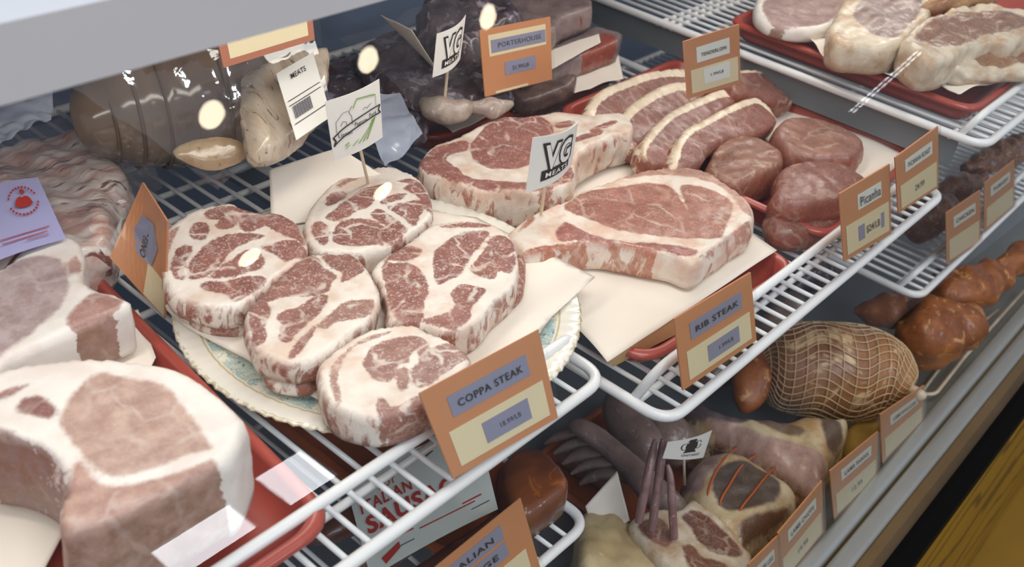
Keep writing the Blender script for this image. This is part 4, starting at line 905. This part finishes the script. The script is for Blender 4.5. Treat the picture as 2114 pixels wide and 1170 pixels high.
# ------------------------------------------------------------------ lower shelf: sausage packs and the amber piece
M['brine'] = flesh('brine', '#7a4a36', '#5c3a34', '#a8794c', 30, rough=.3, f3=.62)
M['amber'] = flesh('amber', '#8a4c24', '#5e3424', '#a8622c', 14, rough=.3, f3=.60, wet=.3, bump=.08)
M['grey_meat'] = flesh('grey_meat', '#988078', '#7e6a64', '#b4a298', 30, rough=.35, f3=.6, wet=.4)
M['pale_skin'] = flesh('pale_skin', '#a6968f', '#8f7e74', '#c4b4a2', 22, (1, 2.2, 1), .35, .6, .5)
M['roast'] = flesh('roast', '#a8764e', '#84502f', '#e0c094', 11, rough=.4, f3=.53, bump=.8)
M['marinade'] = flesh('marinade', '#a8602e', '#7c3d1c', '#cc945a', 24, rough=.5, f3=.56, bump=.9, wet=.12)
M['fat_slab'] = flesh('fat_slab', '#d8c49a', '#c2aa7c', '#e4d6b6', 20, rough=.4, f3=.6, bump=.5)
M['dark_cut'] = flesh('dark_cut', '#544c40', '#453a36', '#7a6a56', 30, rough=.25, f3=.62, wet=.6)
M['lamb_bone'] = flesh('lamb_bone', '#9a7874', '#7e5a58', '#c0a898', 60, (1, 1, .5), .3, .62)
for i, (pts, lab) in enumerate((
    ([(640, 1120, -.155, 6), (700, 1090, -.152, 26), (780, 1040, -.152, 28), (860, 990, -.152, 24), (900, 960, -.155, 6)], 'brown sausage under the upper part of the white paper label'),
    ([(700, 1210, -.155, 6), (770, 1160, -.150, 28), (860, 1105, -.150, 30), (950, 1050, -.150, 26), (1010, 1010, -.155, 6)], 'brown sausage under the lower part of the white paper label'),
    ([(800, 1250, -.155, 6), (860, 1200, -.155, 26), (940, 1150, -.155, 28), (1020, 1090, -.155, 24), (1050, 1060, -.155, 6)], 'brown sausage between the white label and the hot sausage card'))):
    loft('sausage', pts, 'brine', label=lab, cat='sausage', group='sausages on the lower shelf', bump=.0015, bsc=60, seg=22)
lc = [W(712, 992, -.128), W(985, 876, -.128), W(1028, 1050, -.128), W(765, 1192, -.128)]
t = thing('pack_label', 'white paper label with red ITALIAN SAUSAGE lettering under the near shelf wires', 'label', lc[3])
M['label_white'] = plain('label_white', '#cfd6d2', .5, var=.02)
panel('label_sheet', lc, 'label_white', t, th=.0005, nu=14, curve=.003)
text_on('label_lettering', lc, 'HOT', .20, .20, .32, .27, t, 'red_ink', .001, .02, .003)
text_on('label_lettering', lc, 'ITALIAN', .05, .30, .42, .42, t, 'red_ink', .001, .02, .003)
text_on('label_lettering', lc, 'SAUSAGE', .06, .46, .82, .64, t, 'red_ink', .001, .035, .003)
shapes_on('label_small_print', lc, [[(.22, .78), (.90, .78), (.90, .795), (.22, .795)], [(.40, .82), (.84, .82), (.84, .832), (.40, .832)]], t, 'red_ink', .001, .003)
shapes_on('label_small_print', lc, [[(.22, .88), (.95, .88), (.95, .89), (.22, .89)], [(.55, .14), (.62, .10), (.63, .12), (.56, .16)]], t, 'ink_soft', .001, .003)
shapes_on('label_red_mark', lc, [[(.06, .78), (.12, .76), (.13, .81), (.07, .84)], [(.10, .90), (.24, .84), (.24, .90), (.12, .97)]], t, 'red_ink', .001, .003)
slab('cured_block', [(1040,945),(1085,918),(1125,925),(1168,968),(1172,1000),(1130,1035),(1080,1060),(1045,1010)], -.128, .035, 'amber', label='shiny amber-brown piece of meat in the brown-orange tray', cat='meat', r=.008, step=.004)
# ------------------------------------------------------------------ floor of the case
FZ = -.3585
GR = 'curled grey-pink strips on the case floor'
for i in range(5):
    y = 905 + i * 21; x = 1135 + i * 18
    loft('meat_strip', [(x - 10, y + 10, -.315, 4), (x + 25, y - 8, -.300, 12), (x + 70, y - 10, -.292, 14), (x + 110, y + 10, -.305, 11), (x + 125, y + 26, -.315, 4)], 'grey_meat',
         label=('curled grey-pink meat strip, the top one of five' if i == 0 else 'curled grey-pink meat strip, the lowest of five' if i == 4 else ['', 'second', 'third', 'fourth'][i] + ' curled grey-pink meat strip from the top'), cat='meat', group=GR, bump=.002, bsc=80, seg=18, seed=i)
loft('meat_strip', [(1150, 930, -.345, 20), (1200, 950, -.340, 34), (1260, 990, -.340, 30)], 'grey_meat', label='broad grey-pink piece under the curled strips', cat='meat', group=GR, floor=FZ, bump=.003)
t = thing('trotter', 'long smooth pinkish-grey trotter pointing up left from under the near shelf', 'trotter', W(1300, 980, FZ))
loft('trotter_skin', [(1176, 872, -.262, 8), (1192, 880, -.262, 19), (1225, 898, -.265, 23), (1262, 925, -.270, 23), (1300, 960, -.275, 27), (1345, 1010, -.280, 33), (1400, 1060, -.290, 30), (1430, 1090, -.30, 8)], 'grey_meat', t, bump=.0015, bsc=40)
GT = 'pale grey joints behind the trotter'
loft('meat_joint', [(1262, 812, -.29, 10), (1275, 830, -.29, 34), (1300, 880, -.295, 44), (1335, 930, -.30, 46), (1360, 970, -.31, 12)], 'grey_meat', label='rounded grey joint just behind the long trotter', cat='meat', group=GT, floor=FZ, bump=.0015, bsc=40)
loft('meat_joint', [(1345, 850, -.29, 10), (1365, 875, -.29, 42), (1390, 920, -.30, 50), (1410, 960, -.31, 14)], 'grey_meat', label='grey joint directly under the corner of the rib steak shelf', cat='meat', group=GT, floor=FZ, bump=.0015, bsc=40)
loft('meat_joint', [(1410, 850, -.30, 8), (1440, 870, -.30, 34), (1480, 915, -.31, 34), (1500, 940, -.32, 8)], 'red_brown', label='reddish joint behind the small badge flag', cat='meat', group=GT, floor=FZ, bump=.003)
sheet('small cream paper corner standing up left of the lamb rack', [(1208, 1046, -.26), (1274, 972, -.24), (1300, 1075, -.26), (1230, 1110, -.28)], -.25, seed=20, name='butcher_paper', nu=14)
slab('fat_slab', V('G', (300,830),(430,800),(560,890),(740,990),(920,1150),(900,1300),(330,1300),(270,950)), -.262, .092, 'fat_slab', label='cream slab with the fat side out at the bottom of the frame', cat='meat', r=.010, bump=.002, step=.004)
t = thing('lamb_rack', 'rack of lamb with three bare bones standing up, fat edge facing right', 'lamb rack', W(1450, 1120, FZ))
slab('rack_meat', V('G', (560,900),(700,820),(830,830),(910,775),(1000,820),(1130,920),(1230,1050),(1268,1110),(1230,1200),(1000,1300),(800,1200),(640,1020)), -.250, .100, 'aged',
     [(V('G', (850,880),(920,840),(1000,870),(1100,960),(1190,1060),(1200,1110),(1100,1100),(1000,1060),(940,1000),(900,930)), '#6e3a2a'), (V('G', (860,1050),(920,1040),(980,1110),(1080,1130),(1130,1180),(1000,1240),(900,1180)), '#7c4430'), (V('G', (600,930),(720,880),(800,960),(780,1060),(680,1020)), '#8a5440')],
     parent=t, tint='#6e3a2a', r=.006, step=.0034)
for b in ([(1352, 908, -.165, 5), (1348, 930, -.175, 11), (1334, 1000, -.20, 13), (1318, 1078, -.235, 12)], [(1368, 906, -.165, 6), (1367, 930, -.175, 12), (1357, 1010, -.205, 13), (1345, 1095, -.24, 12)], [(1378, 958, -.18, 5), (1384, 985, -.19, 10), (1388, 1050, -.215, 12), (1392, 1110, -.245, 12)]):
    loft('rib_bone', [(x_, y_, z_, r_ * .72) for x_, y_, z_, r_ in b], 'lamb_bone', t, bump=.0008, bsc=120, seg=16)
t = thing('tied_roast', 'rolled roast with a dark centre tied with orange string', 'roast', W(1530, 1010, FZ))
RP = V('G', (890,620),(930,540),(1010,480),(1140,470),(1290,520),(1460,620),(1545,700),(1530,800),(1400,900),(1290,1000),(1220,1040),(1120,980),(1000,880),(920,760))
slab('roast_body', RP, -.262, .088, 'plain_cut', [(V('G', (1040,640),(1110,580),(1230,570),(1350,620),(1430,700),(1400,790),(1280,840),(1130,850),(1050,800),(1020,720)), '#4c453c'), (V('G', (880,640),(950,550),(1080,500),(1060,590),(1000,660),(960,740)), '#a89090'), (V('G', (1180,920),(1300,860),(1420,820),(1500,780),(1480,840),(1300,970),(1220,1020)), '#5c3418')], parent=t, tint='#4c453c', r=.026, step=.004, bump=.002, dome=.004)
for st in (V('G', (1180,482),(1110,540),(1050,630),(1010,740),(1000,860)), V('G', (1290,522),(1200,590),(1130,700),(1080,790),(1070,900)), V('G', (1400,590),(1340,650),(1270,740),(1200,830),(1140,940))):
    P3 = catmull([W(p[0], p[1], -.276 + .022 * math.sin(math.pi * min(1, max(0, i / (len(st) - 1)))) ** .6) for i, p in enumerate(st)], .004, False)
    mesh2('string', [tube_geo(P3, .0013, 8)], 'orange_string', t)
t = thing('lamb_shank', 'pale pink and grey shank with a dark cut end, behind the tied roast', 'shank', W(1620, 920, FZ))
slab('shank_body', V('G', (900,190),(960,215),(1100,250),(1250,285),(1450,300),(1600,280),(1790,290),(1835,330),(1800,430),(1745,520),(1710,620),(1690,690),(1640,690),(1560,650),(1440,585),(1290,485),(1150,395),(1000,320),(920,250)), -.262, .080, 'plain_cut',
     [(V('G', (1000,300),(1200,360),(1320,420),(1450,450),(1600,500),(1700,560),(1690,700),(1560,670),(1300,500),(1100,380)), '#c4a49c'), (V('G', (880,180),(1000,220),(1150,260),(1280,310),(1200,350),(1050,320),(920,260)), '#5c5560'), (V('G', (1650,320),(1760,330),(1800,400),(1745,480),(1690,470)), '#5a4c40'), (V('G', (1280,330),(1450,340),(1560,400),(1500,430),(1350,390)), '#7a6650')],
     parent=t, r=.022, bump=.002, step=.004, dome=.004)
M['yellow_fat'] = flesh('yellow_fat', '#a8843c', '#8c6c30', '#c4a45c', 26, rough=.4)
slab('fat_piece', [(1752,935),(1745,900),(1760,868),(1795,858),(1822,868),(1812,900),(1780,940)], -.30, .058, 'yellow_fat', label='yellowish piece between the pale shank and the price cards', cat='meat', r=.008, step=.004)
# netted roast
t = thing('netted_roast', 'big round roast in white elastic netting gathered at its right end', 'roast', W(1730, 800, FZ))
NS = [(1556, 755, -.272, 12), (1590, 756, -.272, 74), (1645, 760, -.270, 92), (1710, 766, -.268, 99), (1775, 772, -.268, 98), (1825, 782, -.27, 84), (1858, 796, -.272, 58), (1874, 806, -.275, 26), (1882, 810, -.276, 10)]
loft('roast_body', NS, 'roast', t, bump=.003, bsc=36, seg=48)
def spine3(sp, k=1.0):
    out = []
    for s in sp:
        p = W(s[0], s[1], s[2]); dd = abs((RW.T @ (p - O3))[2]); out.append(np.r_[p, s[3] * dd / FPX * k])
    return catmull(out, .004, False)
C = spine3(NS, 1.03); nC = len(C); Tn = np.gradient(C[:, :3], axis=0); Tn /= np.linalg.norm(Tn, axis=1)[:, None]
u = np.cross(Tn[0], [0, 0, 1.0]); u /= np.linalg.norm(u); fr = []
for i in range(nC):
    u = u - (u @ Tn[i]) * Tn[i]; u /= np.linalg.norm(u); fr.append((u.copy(), np.cross(u, Tn[i])))
def onb(i, a): return C[i, :3] + C[i, 3] * (math.cos(a) * fr[i][0] + math.sin(a) * fr[i][1])
nets = []
for k in range(34): nets.append(tube_geo([onb(i, 2 * math.pi * k / 34 + .15 * math.sin(i * .35)) for i in range(2, nC)], .0007, 5))
for i in list(range(3, nC - 1, 3)): nets.append(tube_geo([onb(i, a) for a in np.linspace(0, 2 * math.pi, 56, endpoint=False)], .0006, 5, True))
mesh2('netting', nets, 'net', t)
loft('net_knot', [(1872, 800, -.262, 8), (1888, 808, -.262, 15), (1902, 815, -.265, 12), (1910, 818, -.268, 4)], 'bone', t, bump=.003, seg=16)
loft('meat_chunk', [(1574, 722, -.262, 8), (1562, 742, -.264, 27), (1550, 785, -.272, 34), (1540, 830, -.285, 30), (1534, 852, -.295, 8)], 'marinade', label='orange-brown chunk left of the netted roast', cat='meat', bump=.005, bsc=60, floor=FZ)
GM = 'orange-brown marinated pieces at the right of the case floor'
loft('marinated_meat', [(1765, 640, -.29, 10), (1800, 640, -.285, 30), (1850, 640, -.28, 40), (1890, 650, -.285, 12)], 'marinade', label='marinated piece directly behind the netted roast', cat='meat', group=GM, bump=.008, bsc=75, floor=FZ)
loft('marinated_meat', [(1850, 680, -.28, 16), (1890, 690, -.278, 62), (1940, 682, -.278, 70), (1985, 668, -.28, 48), (2005, 662, -.29, 10)], 'marinade', label='largest marinated piece, right of the netted roast', cat='meat', group=GM, bump=.0075, bsc=70, floor=FZ, seed=12)
loft('marinated_meat', [(1910, 620, -.29, 10), (1950, 610, -.28, 44), (2010, 590, -.28, 48), (2055, 575, -.285, 32), (2075, 570, -.29, 8)], 'marinade', label='marinated piece with a pale patch, second from the right end', cat='meat', group=GM, bump=.0075, bsc=70, floor=FZ, seed=14)
loft('marinated_meat', [(2030, 575, -.29, 8), (2070, 555, -.28, 26), (2120, 530, -.28, 30), (2180, 505, -.285, 24)], 'marinade', label='marinated piece running out of the frame at the right', cat='meat', group=GM, bump=.0075, bsc=70, seed=15)
M['brown_granular'] = flesh('brown_granular', '#7c4c30', '#5c3626', '#b08450', 75, rough=.35, f3=.56, bump=1.0)
GE = 'browned pieces on the lower right shelf'
for pts, lab in (([(1862, 470, -.165, 10), (1890, 462, -.16, 34), (1930, 440, -.158, 40), (1962, 420, -.16, 12)], 'browned piece on the lower right shelf, nearest its left end'),
                 ([(1925, 425, -.165, 8), (1955, 400, -.16, 26), (1990, 385, -.16, 28), (2030, 365, -.165, 10)], 'browned piece behind the two small cards'),
                 ([(1990, 350, -.16, 8), (2030, 335, -.155, 26), (2080, 315, -.155, 30), (2130, 295, -.16, 20)], 'dark browned piece under the upper right shelf')):
    loft('browned_meat', pts, 'brown_granular', label=lab, cat='meat', group=GE, bump=.006, bsc=90)
GD = 'dark pink pieces under the rib steak shelf'
for i, (pts, lab) in enumerate((([(1560, 740, -.30, 10), (1590, 690, -.29, 34), (1620, 650, -.29, 38), (1650, 610, -.30, 10)], 'dark pink piece seen between the wires, left of the netted roast'),
                 ([(1630, 600, -.30, 10), (1665, 570, -.29, 36), (1700, 545, -.29, 36), (1740, 515, -.30, 10)], 'dark pink piece seen between the wires below the Picanha card'),
                 ([(1440, 800, -.31, 10), (1475, 770, -.30, 32), (1510, 735, -.30, 32), (1540, 700, -.31, 10)], 'dark red piece seen below the RIB STEAK card'))):
    loft('meat_piece', pts, ('grey_meat', 'dark_meat', 'red_brown')[i], label=lab, cat='meat', group=GD, bump=.003, floor=FZ)
tagobj(mesh2('wire_rack', [tube_geo(rounded([W(1850, 880, -.352), W(1985, 700, -.352), W(2060, 640, -.352)], .01, False), .0022, 8), tube_geo(rounded([W(1895, 812, -.345), W(1930, 815, -.345), W(1990, 738, -.345), W(2114, 600, -.345)], .012, False), .0026, 8)], 'bone'), 'low cream wire rack on the case floor right of the netted roast', 'rack')
# badge flag
c = [WY(1379, 912, .300), WY(1470, 888, .300), WY(1452, 944, .300), WY(1368, 946, .300)]
b = W(1413, 1000, -.26); t = thing('paper_flag', 'white paper flag with a round black badge, standing by the lamb rack', 'flag', b)
panel('flag_paper', c, 'white_card', t, th=.0004, nu=14, curve=.003)
mesh2('wooden_stick', [tube_geo([b, WY(1412, 950, .3015), WY(1413, 935, .3015)], .0014, 8)], 'wood_pick', t)
circ = lambda cx, cy, rx, ry, n=14: [(cx + rx * math.cos(2 * math.pi * i / n), cy + ry * math.sin(2 * math.pi * i / n)) for i in range(n)]
shapes_on('badge', c, [circ(.52, .38, .14, .22), [(.36, .68), (.42, .50), (.60, .50), (.66, .66)], [(.40, .18), (.62, .18), (.58, .08), (.44, .08)]], t, 'ink', .0006, .003)
shapes_on('badge_wreath', c, stroke(circ(.36, .38, .07, .16), .02) + stroke(circ(.68, .36, .07, .16), .02), t, 'ink', .0006, .003)
text_on('badge_word', c, 'ONTARIO', .34, .74, .80, .84, t, 'ink_soft', .0006, .012, .003)

# ------------------------------------------------------------------ lamps and windows of the shop behind the camera (seen only as reflections)
emitter('lamp_glow', (1.0, .86, .62, 1), 62)
emitter('led_glow', (.9, .95, 1.0, 1), 26)
emitter('daylight_pane', (.92, .96, 1.0, 1), 40)
for i, (x, y) in enumerate(((1.605, -.727), (2.222, -.713), (2.813, -.697), (1.738, -1.414), (2.34, -1.366))):
    t = thing('ceiling_downlight', 'warm round ceiling lamp, reflected as a bright oval in the case glass', 'lamp', (x, y, 2.4), 'shop ceiling lamps')
    n = 28; vs = [(x + .046 * math.cos(2 * math.pi * k / n), y + .046 * math.sin(2 * math.pi * k / n), 2.4) for k in range(n)]
    mesh('lamp_disc', vs, [tuple(range(n))[::-1]], 'lamp_glow', t, recalc=False)
    mesh2('lamp_rim', [tube_geo([(x + .05 * math.cos(2 * math.pi * k / n), y + .05 * math.sin(2 * math.pi * k / n), 2.402) for k in range(n)], .006, 8, True)], 'case_white', t)
A_, B_ = np.array([3.013, -.867, .764]), np.array([3.247, -.669, .758])
t = thing('led_strip', 'double row of small white leds reflected as dots over the upper right tray', 'lamp', A_)
mesh2('led_row', [tube_geo([A_ + (B_ - A_) * (i / 12) , A_ + (B_ - A_) * ((i + .62) / 12)], .0035, 8) for i in range(12)], 'led_glow', t)
mesh2('led_row', [tube_geo([A_ + (B_ - A_) * (i / 12) + [0, 0, .018], A_ + (B_ - A_) * ((i + .62) / 12) + [0, 0, .018]], .0035, 8) for i in range(12)], 'led_glow', t)

for i, (x0, x1, z0, z1) in enumerate(((2.25, 2.58, 1.93, 2.42), (1.60, 2.07, 1.93, 2.33))):
    o = mesh('window_%d' % (i + 2), [(x0, -4, z0), (x1, -4, z0), (x1, -4, z1), (x0, -4, z1)], [(0, 3, 2, 1)], 'daylight_pane', recalc=False); o['kind'] = 'structure'
    o = mesh2('trim_%d' % (i + 7), [tube_geo([(x0, -3.99, z0), (x1, -3.99, z0), (x1, -3.99, z1), (x0, -3.99, z1)], .02, 6, True)], 'case_white'); o['kind'] = 'structure'
